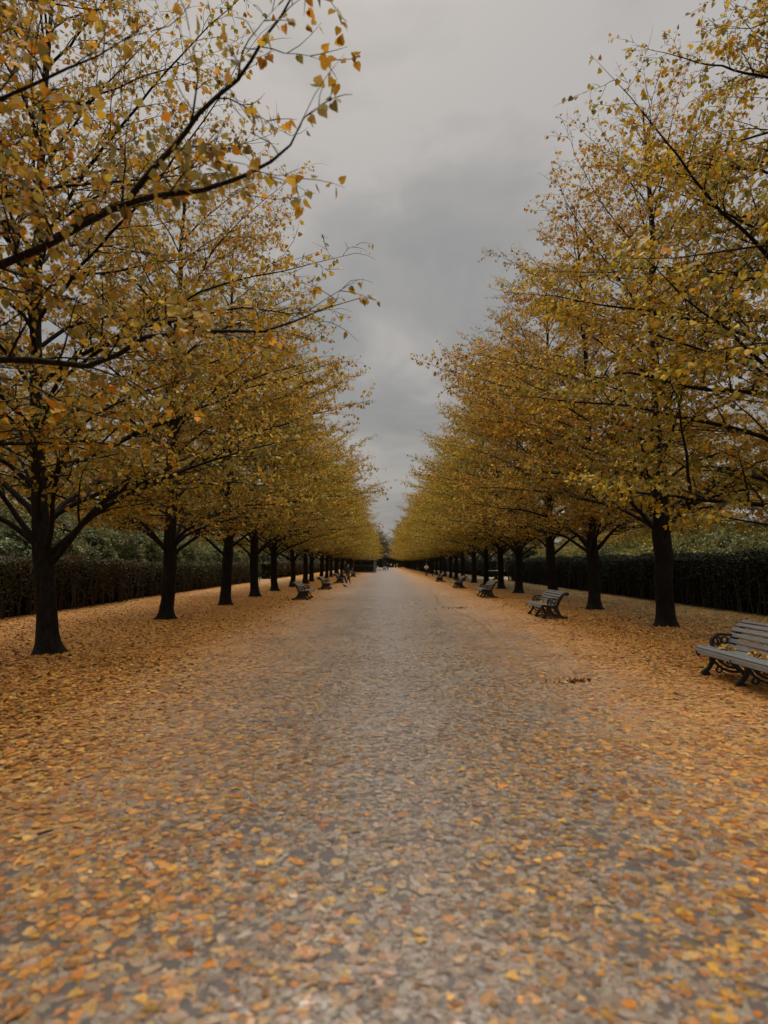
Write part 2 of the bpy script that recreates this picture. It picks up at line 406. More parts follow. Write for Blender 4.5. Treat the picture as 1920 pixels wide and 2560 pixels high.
def grow(seed, lean=(0, 0), guided=(), n_low=8, low_az=None, height=15.6, fork=2.0, dens=1.0, girth=1.02, wide=1.0, leafy=1.0):
    """returns (trunk mesh, crown mesh): bole with its main limbs, and the crown of fine branches, twigs and leaves"""
    rng = np.random.default_rng(seed)
    tb = MB(); cb = MB()
    # bole
    zs = np.concatenate([[-0.06, 0.0, 0.05, 0.11, 0.2, 0.35], np.linspace(0.6, height - 0.8, 24)])
    wx = np.cumsum(rng.normal(0, 0.025, len(zs))); wy = np.cumsum(rng.normal(0, 0.025, len(zs)))
    wx -= wx[5]; wy -= wy[5]; wx[:6] = 0; wy[:6] = 0
    k = np.clip(zs, 0, 7)
    bole = np.stack([wx + lean[0] * k, wy + lean[1] * k, zs], 1)
    br = np.interp(zs, [0, 1.0, fork, fork + 0.7, fork + 2.6, height], [0.20, 0.185, 0.19, 0.155, 0.122, 0.012]) * girth
    ns = 18
    a = np.arange(ns) * 2 * PI / ns
    ph = rng.uniform(0, 6.28, 4)
    flare = np.exp(-np.maximum(zs, 0) / 0.15)
    lob = 0.9 + 0.55 * np.sin(3 * a + ph[0]) + 0.55 * np.sin(5 * a + ph[1])
    rr = br[:, None] * (1 + 0.05 * np.sin(2 * a + ph[2] + zs[:, None] * 0.7) + 0.03 * np.sin(5 * a + ph[3] + zs[:, None] * 1.3)) + 0.115 * flare[:, None] * np.maximum(lob, 0.1)
    v = np.stack([bole[:, None, 0] + rr * np.cos(a), bole[:, None, 1] + rr * np.sin(a), np.repeat(zs[:, None], ns, 1)], -1).reshape(-1, 3)
    m = len(zs)
    f = np.array([[i*ns+j, i*ns+(j+1) % ns, (i+1)*ns+(j+1) % ns, (i+1)*ns+j] for i in range(m-1) for j in range(ns)])
    tb.add(v, [f])
    at = lambda h: np.array([np.interp(h, zs, bole[:, 0]), np.interp(h, zs, bole[:, 1]), h])
    # main limbs: pts (NP), radii
    limbs = []
    NP = 15
    for g in guided:
        pts = resample(g['pts'], NP); wv = rng.uniform(0, 6.28, (3, 3)); tq = np.linspace(0, 1, NP)[:, None]
        pts = pts + 0.05 * np.sin(tq * 9 + wv[0]) * tq * np.array([0.6, 1, 0.8]) + 0.025 * np.sin(tq * 23 + wv[1]) * tq; limbs.append((pts, g['r']))
    az = rng.uniform(0, 6.28)
    hs = list(fork + rng.uniform(-0.35, 0.5, n_low)); azs = []
    for i in range(n_low):
        azs.append((low_az[i] if low_az else az + i * 2 * PI / n_low) + rng.normal(0, 0.18))
    h = fork + 0.9
    a0 = az
    while h < height - 1.2:
        hs.append(h); a0 += 2.3999; azs.append(a0 + rng.normal(0, 0.25))
        h += rng.uniform(0.20, 0.36) * (0.85 if h < 8 else 1.0)
    for h0, a_ in zip(hs, azs):
        u = (h0 - fork) / (height - fork)
        low = h0 < fork + 0.7
        e0 = R(rng.uniform(46, 60)) if low else R(rng.uniform(36, 56) + 16 * u)
        e1 = R(rng.uniform(2, 10)) if low else R(rng.uniform(4, 26) + 34 * u ** 1.5)
        reach = wide * np.interp(h0 + (1.6 if low else 0.8 + 1.2 * u), ENV_Z, ENV_R) * (rng.uniform(0.74, 1.0) if rng.random() < 0.85 else rng.uniform(1.0, 1.10))
        ln = reach / math.cos(e1 + (e0 - e1) * 0.25)
        pts = march(at(h0), a_, e0, e1, ln, NP, rng, wob=0.085)
        limbs.append((pts, rng.uniform(0.050, 0.066) if low else np.interp(u, [0, 0.3, 1], [0.052, 0.042, 0.016]) * rng.uniform(0.8, 1.1)))
    # top leader shoots
    tt = np.linspace(0, 1, NP)
    lp = np.array([l[0] for l in limbs]); lr = np.array([l[1] * (1 - 0.92 * tt) for l in limbs])
    # main limbs belong to the trunk mesh
    tb.tubes(lp, lr, 7)
    S_pts, S_r, S_u = [], [], []
    T_p, T_d, T_l, T_t, T_id = [], [], [], [], []
    sid = 0
    for (pts, r0) in limbs:
        seg = np.linalg.norm(np.diff(pts, axis=0), axis=1); cum = np.concatenate([[0], np.cumsum(seg)]); ln = cum[-1]
        s = max(0.5, 0.17 * ln); side = 1 if rng.random() < 0.5 else -1
        while s < ln:
            i = min(int(np.searchsorted(cum, s)) - 1, NP - 2); t = (s - cum[i]) / seg[i]
            p = pts[i] * (1 - t) + pts[i+1] * t
            d = (pts[i+1] - pts[i]) / seg[i]
            haz = math.atan2(d[1], d[0]); hel = math.asin(np.clip(d[2], -1, 1))
            rem = ln - s
            l2 = float(np.clip(0.60 * rem ** 0.85, 0.35, 2.3)) * rng.uniform(0.65, 1.2)
            if rng.random() < 0.36:
                a2 = haz + side * R(rng.uniform(5, 50)); e2 = R(rng.uniform(30, 60)); l2 *= 0.75; e2b = R(rng.uniform(10, 35))
            else:
                a2 = haz + side * R(rng.uniform(32, 66)); e2 = hel * 0.5 + R(rng.normal(4, 9)); e2b = hel * 0.3 + R(rng.normal(-3, 8))
            sp = march(p, a2, e2, e2b, l2, 7, rng, wob=0.15, ke=2.0)
            rs = max(0.0055, min(0.50 * r0 * (1 - 0.9 * s / ln), 0.012 + 0.008 * l2))
            S_pts.append(sp); S_r.append(rs * (1 - 0.85 * np.linspace(0, 1, 7)))
            # twigs along this branch
            q = 0.12; sd = side
            while q < l2:
                w = q / l2 * 6; j = min(int(w), 5); tt2 = w - j
                pp = sp[j] * (1 - tt2) + sp[j+1] * tt2; dd = sp[j+1] - sp[j]
                a3 = math.atan2(dd[1], dd[0]) + sd * R(rng.uniform(28, 70)); e3 = math.atan2(dd[2], math.hypot(dd[0], dd[1])) + R(rng.normal(0, 16))
                T_p.append(pp); T_d.append((math.cos(e3) * math.cos(a3), math.cos(e3) * math.sin(a3), math.sin(e3)))
                T_l.append(rng.uniform(0.18, 0.46) * (0.7 + 0.3 * (1 - q / l2))); T_t.append(s / ln * 0.6 + q / l2 * 0.4); T_id.append(sid)
                q += rng.uniform(0.085, 0.15) / dens; sd = -sd
            dd = sp[-1] - sp[-2]; dd /= np.linalg.norm(dd)
            T_p.append(sp[-1]); T_d.append(tuple(dd)); T_l.append(rng.uniform(0.25, 0.6)); T_t.append(s / ln * 0.6 + 0.4); T_id.append(sid)
            sid += 1
            s += rng.uniform(0.17, 0.30); side = -side
        dd = pts[-1] - pts[-2]; dd /= np.linalg.norm(dd)
        T_p.append(pts[-1]); T_d.append(tuple(dd)); T_l.append(rng.uniform(0.3, 0.55)); T_t.append(1.0); T_id.append(sid); sid += 1
    cb.tubes(np.array(S_pts), np.array(S_r), 4, mat=1)
    P = np.array(T_p); D = np.array(T_d); Ln = np.array(T_l); Tt = np.array(T_t); Id = np.array(T_id)
    n = len(P)
    bend = rng.normal(0, 0.22, (n, 3)); bend[:, 2] -= 0.05
    p1 = P + D * (Ln * 0.35)[:, None]
    D2 = D + bend; D2 /= np.linalg.norm(D2, axis=1, keepdims=True)
    p2 = p1 + D2 * (Ln * 0.35)[:, None]
    D3 = D2 + bend * 0.8; D3 /= np.linalg.norm(D3, axis=1, keepdims=True)
    p3 = p2 + D3 * (Ln * 0.3)[:, None]
    tp = np.stack([P, p1, p2, p3], 1)
    tr = np.array([0.0046, 0.0037, 0.0028, 0.0014])[None, :] * rng.uniform(0.8, 1.2, n)[:, None]
    cb.tubes(tp, tr, 3, mat=1)
    # leaves along the twigs; the outermost shoots have lost most of theirs
    cl = rng.uniform(0, 1, sid)                      # clump factor per branch
    lam = leafy * Ln / 0.042 * np.where(Tt > 0.95, 0.35, np.where(Tt > 0.86, 0.75, 1.0)) * (0.55 + 0.9 * cl[Id])
    lam *= np.interp(P[:, 2], [0, 9, 12, 15], [1, 1, 0.75, 0.4])
    rad = np.hypot(P[:, 0] - lean[0] * np.clip(P[:, 2], 0, 7), P[:, 1] - lean[1] * np.clip(P[:, 2], 0, 7))
    lam *= np.interp(rad / np.interp(P[:, 2], ENV_Z, ENV_R), [0.12, 0.5], [0.30, 1.0])
    cnt = rng.poisson(np.maximum(lam, 0.0))
    idx = np.repeat(np.arange(n), cnt)
    K = len(idx)
    t = rng.uniform(0.08, 1.0, K); w = t * 3; j = np.minimum(w.astype(int), 2); fr = (w - j)[:, None]
    pos = tp[idx, j] * (1 - fr) + tp[idx, j+1] * fr
    tw = D2[idx]
    lat = rng.normal(0, 1, (K, 3)); lat -= tw * np.sum(lat * tw, 1, keepdims=True); lat /= np.linalg.norm(lat, axis=1, keepdims=True)
    ldir = lat * 0.8 + tw * 0.45 + np.array([0, 0, -1.0]) * rng.uniform(0.1, 1.3, K)[:, None]
    ldir /= np.linalg.norm(ldir, axis=1, keepdims=True)
    pos = pos + lat * 0.018 + ldir * 0.012
    nr = rng.normal(0, 1, (K, 3)) * 0.75 + np.array([0, 0, 0.75])
    size = rng.gamma(22, 0.0031, K).clip(0.040, 0.095)
    # colours: each branch leans to one hue
    w0 = np.array([0.28, 0.26, 0.19, 0.12, 0.06, 0.07, 0.02])
    bw = w0[None, :] * rng.gamma(0.55, 1.0, (sid, 7)) + 1e-6; bw /= bw.sum(1, keepdims=True)
    cum = np.cumsum(bw, 1)
    pick = (rng.uniform(0, 1, K)[:, None] > cum[Id[idx]]).sum(1).clip(0, 6)
    zz = pos[:, 2]
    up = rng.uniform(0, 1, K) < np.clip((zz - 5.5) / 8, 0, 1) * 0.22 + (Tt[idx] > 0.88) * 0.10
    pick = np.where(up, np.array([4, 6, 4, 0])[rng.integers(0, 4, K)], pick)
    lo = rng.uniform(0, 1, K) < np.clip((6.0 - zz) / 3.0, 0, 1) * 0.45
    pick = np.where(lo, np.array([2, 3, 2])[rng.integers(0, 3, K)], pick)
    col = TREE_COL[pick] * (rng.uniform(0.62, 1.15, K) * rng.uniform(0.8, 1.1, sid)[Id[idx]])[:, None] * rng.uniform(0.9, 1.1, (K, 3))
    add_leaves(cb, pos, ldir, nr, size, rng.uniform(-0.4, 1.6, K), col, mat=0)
    print('tree', seed, 'twigs', n, 'leaves', K)
    return tb.mesh('lime_trunk', M_BARK, smooth=True), cb.mesh('lime_crown', [M_LEAF, M_BARK], smooth=False, colors=True)

def tree(meshes, loc, rz, label, group, sc=1.0, name='lime_tree', cat='tree'):
    t = empty(name, loc, rz); t.scale = (sc, sc, sc)
    if meshes in V: t.rotation_euler = (rnd.gauss(0, 0.016), rnd.gauss(0, 0.016), rz)
    tag(t, label, cat, group)
    obj('trunk', meshes[0], t); obj('crown', meshes[1], t)
    return t

V = [grow(11), grow(23, n_low=7), grow(37, n_low=8, lean=(0.02, 0.01)), grow(58, n_low=9)]

RN = grow(131, wide=0.86)
# the nearest trees of the kiosk-side row, with the limbs the photo shows
def rel(base, pts): return [(p[0]-base[0], p[1]-base[1], p[2]) for p in pts]
B0 = (-6.45, 5.4)
L0 = grow(71, wide=0.88, leafy=0.66, guided=[
    dict(pts=rel(B0, [(-6.45, 5.4, 2.5), (-5.4, 5.3, 3.55), (-4.3, 5.25, 4.1), (-3.33, 5.2, 4.36), (-2.6, 4.9, 4.47), (-1.99, 4.6, 4.62), (-1.22, 4.4, 4.60), (-0.80, 4.2, 4.68), (-0.52, 4.05, 4.78)]), r=0.056),
    dict(pts=rel(B0, [(-2.05, 4.62, 4.61), (-1.8, 4.55, 4.86), (-1.5, 4.5, 5.15), (-1.15, 4.4, 5.45), (-0.88, 4.3, 5.75), (-0.7, 4.25, 6.2), (-0.6, 4.2, 6.6)]), r=0.027),
    dict(pts=rel(B0, [(-6.45, 5.4, 2.2), (-5.5, 5.8, 3.3), (-4.6, 6.0, 3.68), (-3.84, 6.0, 3.74), (-2.95, 6.0, 3.68), (-2.5, 5.9, 3.92), (-1.7, 5.8, 3.92), (-1.2, 5.7, 3.9), (-0.70, 5.6, 4.0), (-0.38, 5.5, 4.14)]), r=0.050),
    dict(pts=rel(B0, [(-6.45, 5.4, 4.2), (-5.2, 5.0, 5.1), (-4.0, 4.7, 5.3), (-2.9, 4.4, 5.35), (-1.9, 4.1, 5.5)]), r=0.045),
    ], n_low=4, low_az=[1.2, 2.4, 3.6, 5.4])
B1 = (-6.2, 11.25)
L1 = grow(83, lean=(-0.085, 0.0), leafy=0.62, guided=[
    dict(pts=rel(B1, [(-6.25, 11.25, 1.62), (-5.95, 11.2, 1.95), (-5.33, 11.1, 2.68), (-4.7, 11.0, 3.05), (-4.05, 10.9, 3.25), (-3.3, 10.8, 3.45), (-2.4, 10.7, 3.7), (-1.4, 10.6, 3.8)]), r=0.072),
    dict(pts=rel(B1, [(-6.28, 11.25, 1.80), (-5.95, 11.35, 2.15), (-5.4, 11.5, 2.72), (-4.8, 11.7, 3.1), (-3.8, 11.9, 3.5), (-2.8, 12.1, 3.75), (-1.6, 12.3, 3.95)]), r=0.062),
    dict(pts=rel(B1, [(-6.3, 11.2, 1.85), (-6.1, 11.0, 2.3), (-5.95, 10.7, 2.9), (-5.55, 10.3, 3.5), (-4.9, 9.8, 4.0), (-4.0, 9.3, 4.3), (-3.0, 8.8, 4.45)]), r=0.056),
    dict(pts=rel(B1, [(-6.35, 11.25, 1.9), (-6.75, 11.2, 2.35), (-7.05, 11.1, 2.8), (-7.4, 11.0, 3.3), (-8.2, 10.8, 3.8), (-9.6, 10.5, 4.1), (-11, 10.2, 4.3)]), r=0.062),
    dict(pts=rel(B1, [(-6.33, 11.25, 1.95), (-6.6, 11.4, 2.6), (-6.9, 11.6, 3.3), (-7.5, 11.9, 3.9), (-8.6, 12.4, 4.3), (-10, 12.9, 4.6)]), r=0.055),
    ], n_low=5, low_az=[1.4, 4.2, 5.0, 0.5, 2.6], fork=2.05, girth=0.92)

B2 = (7.47, 16.07)
R1 = grow(97, girth=1.22, fork=2.45, guided=[
    dict(pts=rel(B2, [(7.4, 16.07, 2.5), (7.1, 16.0, 2.75), (6.75, 15.9, 3.12), (6.3, 15.8, 3.55), (5.6, 15.6, 4.0), (4.6, 15.4, 4.3), (3.4, 15.1, 4.5)]), r=0.066),
    dict(pts=rel(B2, [(7.4, 16.0, 2.7), (7.15, 15.8, 3.1), (6.9, 15.4, 3.7), (6.5, 14.8, 4.4), (6.0, 14.0, 4.9), (5.4, 13.2, 5.2)]), r=0.05),
    dict(pts=rel(B2, [(7.5, 16.07, 2.6), (7.9, 16.0, 3.0), (8.5, 15.9, 3.4), (9.6, 15.7, 3.7), (11.0, 15.5, 3.9), (12.6, 15.4, 4.1)]), r=0.062),
    ], n_low=6)
B3 = (7.62, 10.1)
R0 = grow(109, girth=1.15, wide=0.93, guided=[
    dict(pts=rel(B3, [(7.62, 10.1, 2.1), (7.0, 10.1, 2.55), (6.45, 10.1, 2.62), (5.7, 10.1, 2.68), (4.95, 10.15, 2.80), (4.4, 10.2, 2.86), (3.6, 10.3, 3.0), (2.9, 10.4, 3.1)]), r=0.058),
    dict(pts=rel(B3, [(5.2, 10.12, 2.74), (5.15, 10.05, 3.1), (5.05, 9.95, 3.6), (4.9, 9.8, 4.2), (4.7, 9.6, 4.7), (4.4, 9.4, 5.1)]), r=0.034),
    dict(pts=rel(B3, [(7.62, 10.1, 1.9), (7.0, 10.0, 2.2), (6.4, 10.0, 2.28), (5.8, 10.0, 2.38), (5.2, 10.05, 2.45), (4.7, 10.1, 2.5)]), r=0.028),
    dict(pts=rel(B3, [(7.62, 10.1, 4.0), (6.4, 9.9, 4.5), (5.2, 9.8, 4.55), (4.2, 9.7, 4.75), (3.5, 9.6, 4.7), (2.9, 9.5, 4.9)]), r=0.045),
    ], n_low=5, low_az=[0.3, 1.4, 4.6, 5.4, 2.4])

# kiosk-side row
ys_l = [-0.7] + [5.4] + [11.25] + [18.0 + 6.1 * i for i in range(33)]
ord_ = ['', '', 'nearest fully visible', 'second', 'third', 'fourth', 'fifth', 'sixth', 'seventh', 'eighth', 'ninth', 'tenth', 'eleventh', 'twelfth']
GL = 'lime trees in the row on the kiosk side of the path'
GR = 'lime trees in the row across the path from the kiosk'
for i, y in enumerate(ys_l):
    x = -6.45 + (rnd.uniform(-0.15, 0.15) if i > 3 else 0)
    if i == 0: tree(RN, (x, y, 0), 0.8, 'lime tree beside the viewer whose loose yellow sprays hang overhead', GL)
    elif i == 1: tree(L0, (B0[0], B0[1], 0), 0, 'lime tree whose thick forking limb sweeps up across the sky, trunk out of view', GL)
    elif i == 2: tree(L1, (B1[0], B1[1], 0), 0, 'nearest whole lime trunk, leaning away from the path, splitting into many rising limbs', GL)
    elif i < len(ord_):
        tree(V[(i * 3 + 1) % 4], (x, y, 0), [0, 0, 0, 2.6, 0.4, 1.9, 4.4, 3.3, 5.2, 0.9, 1.3, 2.2, 3.0, 4.0][i], f'lime trunk {ord_[i]} in line after the nearest one on the kiosk side', GL, sc=rnd.uniform(0.90, 1.06))
    else:
        tree(V[rnd.randrange(4)], (x, y, 0), rnd.uniform(0, 6.28), 'distant yellow lime tree in the crowded end of the row on the kiosk side', GL, sc=rnd.uniform(0.86, 1.06))
# the row across the path
ys_r = [4.3, 10.1] + [16.07 + 5.86 * i for i in range(35)]
for i, y in enumerate(ys_r):
    x = 7.62 + (rnd.uniform(-0.15, 0.15) if i > 3 else 0)
    if i == 0: tree(RN, (x + 0.3, y, 0), 2.1, 'lime tree above the close bench with only its hanging outer sprays in view', GR)
    elif i == 1: tree(R0, (B3[0], B3[1], 0), 0, 'lime tree with long level boughs over the close bench, trunk out of view', GR)
    elif i < len(ord_):
        lab = 'thick lime trunk just behind the close bench, in front of the dark hedge' if i == 2 else f'lime trunk {ord_[i]} in line after the one behind the close bench'
        tree(R1 if i == 2 else V[(i * 3 + 1) % 4], (x if i != 2 else B2[0], y, 0), [0, 0, 0, 4.4, 2.9, 0.2, 5.3, 1.7, 3.6, 0.6, 2.4, 4.9, 3.1, 5.8][i], lab, GR, sc=rnd.uniform(0.92, 1.07))
    else:
        tree(V[rnd.randrange(4)], (x, y, 0), rnd.uniform(0, 6.28), 'distant yellow lime tree in the crowded end of the row across from the kiosk', GR, sc=rnd.uniform(0.86, 1.06))
# trees beyond the hedges
for i in range(8):
    tree(V[i % 4], (-21 + rnd.uniform(-1.5, 1.5), 14 + i * 7.0, 0), rnd.uniform(0, 6.28), 'yellow tree standing beyond the brown leafy hedge on the kiosk side', 'trees beyond the kiosk-side hedge', sc=rnd.uniform(0.9, 1.05), name='park_tree')
for i in range(9):
    tree(V[(i + 2) % 4], (22 + rnd.uniform(-1.2, 2.0), 17 + i * 6.0, 0), rnd.uniform(0, 6.28), 'yellow tree standing beyond the black clipped hedge behind the close bench', 'trees beyond the black hedge', sc=rnd.uniform(0.85, 1.0), name='park_tree')
# grey-green trees that close the view
def olive(meshes):
    c = meshes[1].copy(); c.materials[0] = M_LEAF_OLIVE
    return (meshes[0], c)
OV = [olive(grow(150, leafy=2.4)), olive(grow(163, leafy=2.4, n_low=9))]
for i, (x, y, s) in enumerate([(-9, 244, 1.2), (-1.6, 238, 1.0), (1.8, 243, 0.85), (-3.5, 246, 1.1), (8, 250, 1.25), (17, 246, 1.15), (-19, 250, 1.2)]):
    tree(OV[i % 2], (x, y, 0), i * 1.3, 'grey-green tree closing the far end of the avenue', 'grey-green trees at the far end', sc=s, name='park_tree')

# ------------------------------------------------------------------ ground
def sheet(name, x0, x1, y0, y1, z, mat):
    mb = MB(); mb.add([(x0, y0, z), (x1, y0, z), (x1, y1, z), (x0, y1, z)], [np.array([[0, 1, 2, 3]])])
    o = obj(name, mb.mesh(name, mat)); tag(o, kind='structure'); return o
sheet('ground', -900, 900, -300, 1500, 0.0, M_GROUND)
sheet('path', PATH_X - 4.3, PATH_X + 4.2, -30, 228, 0.004, M_PATH)
sheet('cross_path', 9.4, 60, 63, 70, 0.004, M_GRAVEL)
sheet('cross_path', -60, -9.2, 57, 61, 0.004, M_GRAVEL)

# fallen leaves: real leaves lying on the near ground
def fallen():
    rng = np.random.default_rng(3)
    parts = []
    for (y0, y1, den) in ((1.0, 6, 760), (6, 11, 460), (11, 18, 240), (18, 30, 110), (30, 50, 34)):
        w = min(0.68 * y1 + 1.0, 11.2)
        n = int((y1 - y0) * 2 * w * den)
        p = np.stack([rng.uniform(-w, w, n), rng.uniform(y0, y1, n)], 1)
        parts.append(p)
    # thin drifted line of leaves along the path
    n = 1500
    yy = rng.uniform(8.8, 34, n); xx = 2.45 + 0.18 * np.sin(yy * 0.45) + rng.normal(0, 0.035, n)
    parts.append(np.stack([xx, yy], 1))
    P = np.concatenate(parts)
    ax = np.abs(P[:, 0] - PATH_X)
    # clumpy: bare asphalt patches on the path
    ph = np.sin(P[:, 0] * 3.1 + 1.3 * np.sin(P[:, 1] * 1.7)) * np.sin(P[:, 1] * 2.3 + 1.1 * np.sin(P[:, 0] * 2.9)) + 0.6 * np.sin(P[:, 0] * 7.7 + P[:, 1] * 5.1) * np.sin(P[:, 1] * 8.3 - P[:, 0] * 4.0)
    keep = (rng.uniform(0, 1, len(P)) < np.where(ax < 4.0, np.clip(0.64 + 0.42 * ph, 0.10, 1.0), 1.0))
    keep |= np.arange(len(P)) >= len(P) - n
    keep &= ~(rng.uniform(0, 1, len(P)) < np.clip((P[:, 0] - 5.6) / 3.0, 0, 0.6))
    P = P[keep]; ax = ax[keep]; n = len(P)
    fr = np.clip((P[:, 1] - 3.0) / 6.0, 0, 1)      # orange leaves reach closer to the middle on the near stretch
    side = np.clip((np.abs(P[:, 0] - 0.25) + rng.normal(0, 0.5, n) - 0.15 - 0.3 * fr) / (1.7 + 1.3 * fr), 0, 1) ** 0.85
    tmix = np.clip(side * 0.95 + rng.normal(-0.02, 0.22, n), 0, 1)[:, None]
    col = tmix * np.array(ORANGE)[rng.integers(0, 7, n)] + (1 - tmix) * np.array(PALE)[rng.integers(0, 7, n)]
    yel = rng.uniform(0, 1, n) < 0.02
    col[yel] = (0.42, 0.235, 0.035)
    sm = lambda x: np.clip(x, 0, 1) ** 2 * (3 - 2 * np.clip(x, 0, 1))
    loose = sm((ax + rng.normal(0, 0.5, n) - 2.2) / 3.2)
    col = col * (rng.uniform(0.5, 1.2, n) * (0.72 + 0.27 * loose))[:, None]  # colour lowered towards the path centre to offset stronger overhead light
    th = rng.uniform(0, 2 * PI, n)
    flat = 0.045 + 0.21 * loose
    d = np.stack([np.cos(th), np.sin(th), rng.normal(0, 1, n) * flat * 0.4], 1)
    nr = np.stack([rng.normal(0, 1, n) * flat, rng.normal(0, 1, n) * flat, np.ones(n)], 1)
    size = rng.gamma(8, 0.0056, n).clip(0.02, 0.085)
    z = 0.0052 + rng.uniform(0, 0.003, n) + np.abs(flat * 0.25) * size + loose * rng.uniform(0, 0.012, n)
    mb = MB()
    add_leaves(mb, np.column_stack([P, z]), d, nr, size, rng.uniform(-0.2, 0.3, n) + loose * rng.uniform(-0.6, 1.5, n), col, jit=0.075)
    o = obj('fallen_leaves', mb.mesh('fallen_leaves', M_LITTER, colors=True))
    tag(o, 'carpet of fallen orange and beige leaves over the path and verges', 'leaves', kind='stuff')
    print('fallen', n)
fallen()

def leaf_pile(x, y, sx, sy, h, n, seed, label, name='leaf_pile', z0=0.004, pal=None, bark=False):
    rng = np.random.default_rng(seed)
    wd = np.where(rng.uniform(0, 1, n) < 0.3, 1.6, 1.0)
    px = rng.normal(0, sx, n) * wd; py = rng.normal(0, sy, n) * wd + px * 0.12 + 0.05 * np.sin(px * 9)
    z = 0.012 + h * np.exp(-(px / sx) ** 2 * 0.4 - (py / sy) ** 2 * 0.4) * rng.uniform(0.1, 1, n)
    d = rng.normal(0, 1, (n, 3)); d[:, 2] *= 0.5; nr = rng.normal(0, 0.7, (n, 3)); nr[:, 2] += 0.8
    c = np.array(pal if pal else [(0.30, 0.12, 0.024), (0.42, 0.18, 0.032), (0.18, 0.08, 0.022), (0.48, 0.24, 0.05), (0.5, 0.33, 0.16)])
    col = c[rng.integers(0, len(c), n)] * rng.uniform(0.6, 1.1, n)[:, None]
    mb = MB(); add_leaves(mb, np.stack([px, py, z], 1), d, nr, rng.uniform(0.04, 0.07, n), rng.uniform(-1.2, 2.0, n), col)
    o = obj(name, mb.mesh(name, M_LITTER, colors=True), loc=(x, y, z0)); tag(o, label, 'leaf pile')
    return o
leaf_pile(2.62, 8.55, 0.15, 0.05, 0.022, 80, 1, 'small ragged heap of brown leaves on the path before the close bench')
leaf_pile(2.72, 22.2, 0.26, 0.10, 0.04, 90, 2, 'flattened drift of brown leaves on the path level with the second bench')

# ------------------------------------------------------------------ benches
def ribbon(mb, stroke, y0, y1, n=14):
    s = resample(np.array([(p[0], p[1], p[2]) for p in stroke]), n)
    P = s[:, :2]; w = s[:, 2] / 2
    t = np.gradient(P, axis=0); t /= np.linalg.norm(t, axis=1, keepdims=True) + 1e-9
    nm = np.stack([-t[:, 1], t[:, 0]], 1)
    A = P + nm * w[:, None]; B = P - nm * w[:, None]
    def lay(Q, y): return np.stack([Q[:, 0], np.full(n, y), Q[:, 1]], 1)
    v = np.concatenate([lay(A, y0), lay(B, y0), lay(A, y1), lay(B, y1)])
    f = []
    for i in range(n - 1):
        f += [[i, i+1, n+i+1, n+i], [2*n+i, 3*n+i, 3*n+i+1, 2*n+i+1], [i, 2*n+i, 2*n+i+1, i+1], [n+i, n+i+1, 3*n+i+1, 3*n+i]]
    f += [[0, n, 3*n, 2*n], [n-1, 3*n-1, 4*n-1, 2*n-1]]
    f[-1] = [n-1, 3*n-1, 4*n-1, 2*n-1]
    mb.add(v, f)

def ring2(mb, c, r, w, y0, y1, a0=0, a1=2 * PI, n=18):
    ribbon(mb, [(c[0] + r * math.cos(a), c[1] + r * math.sin(a), w) for a in np.linspace(a0, a1, n)], y0, y1, n)

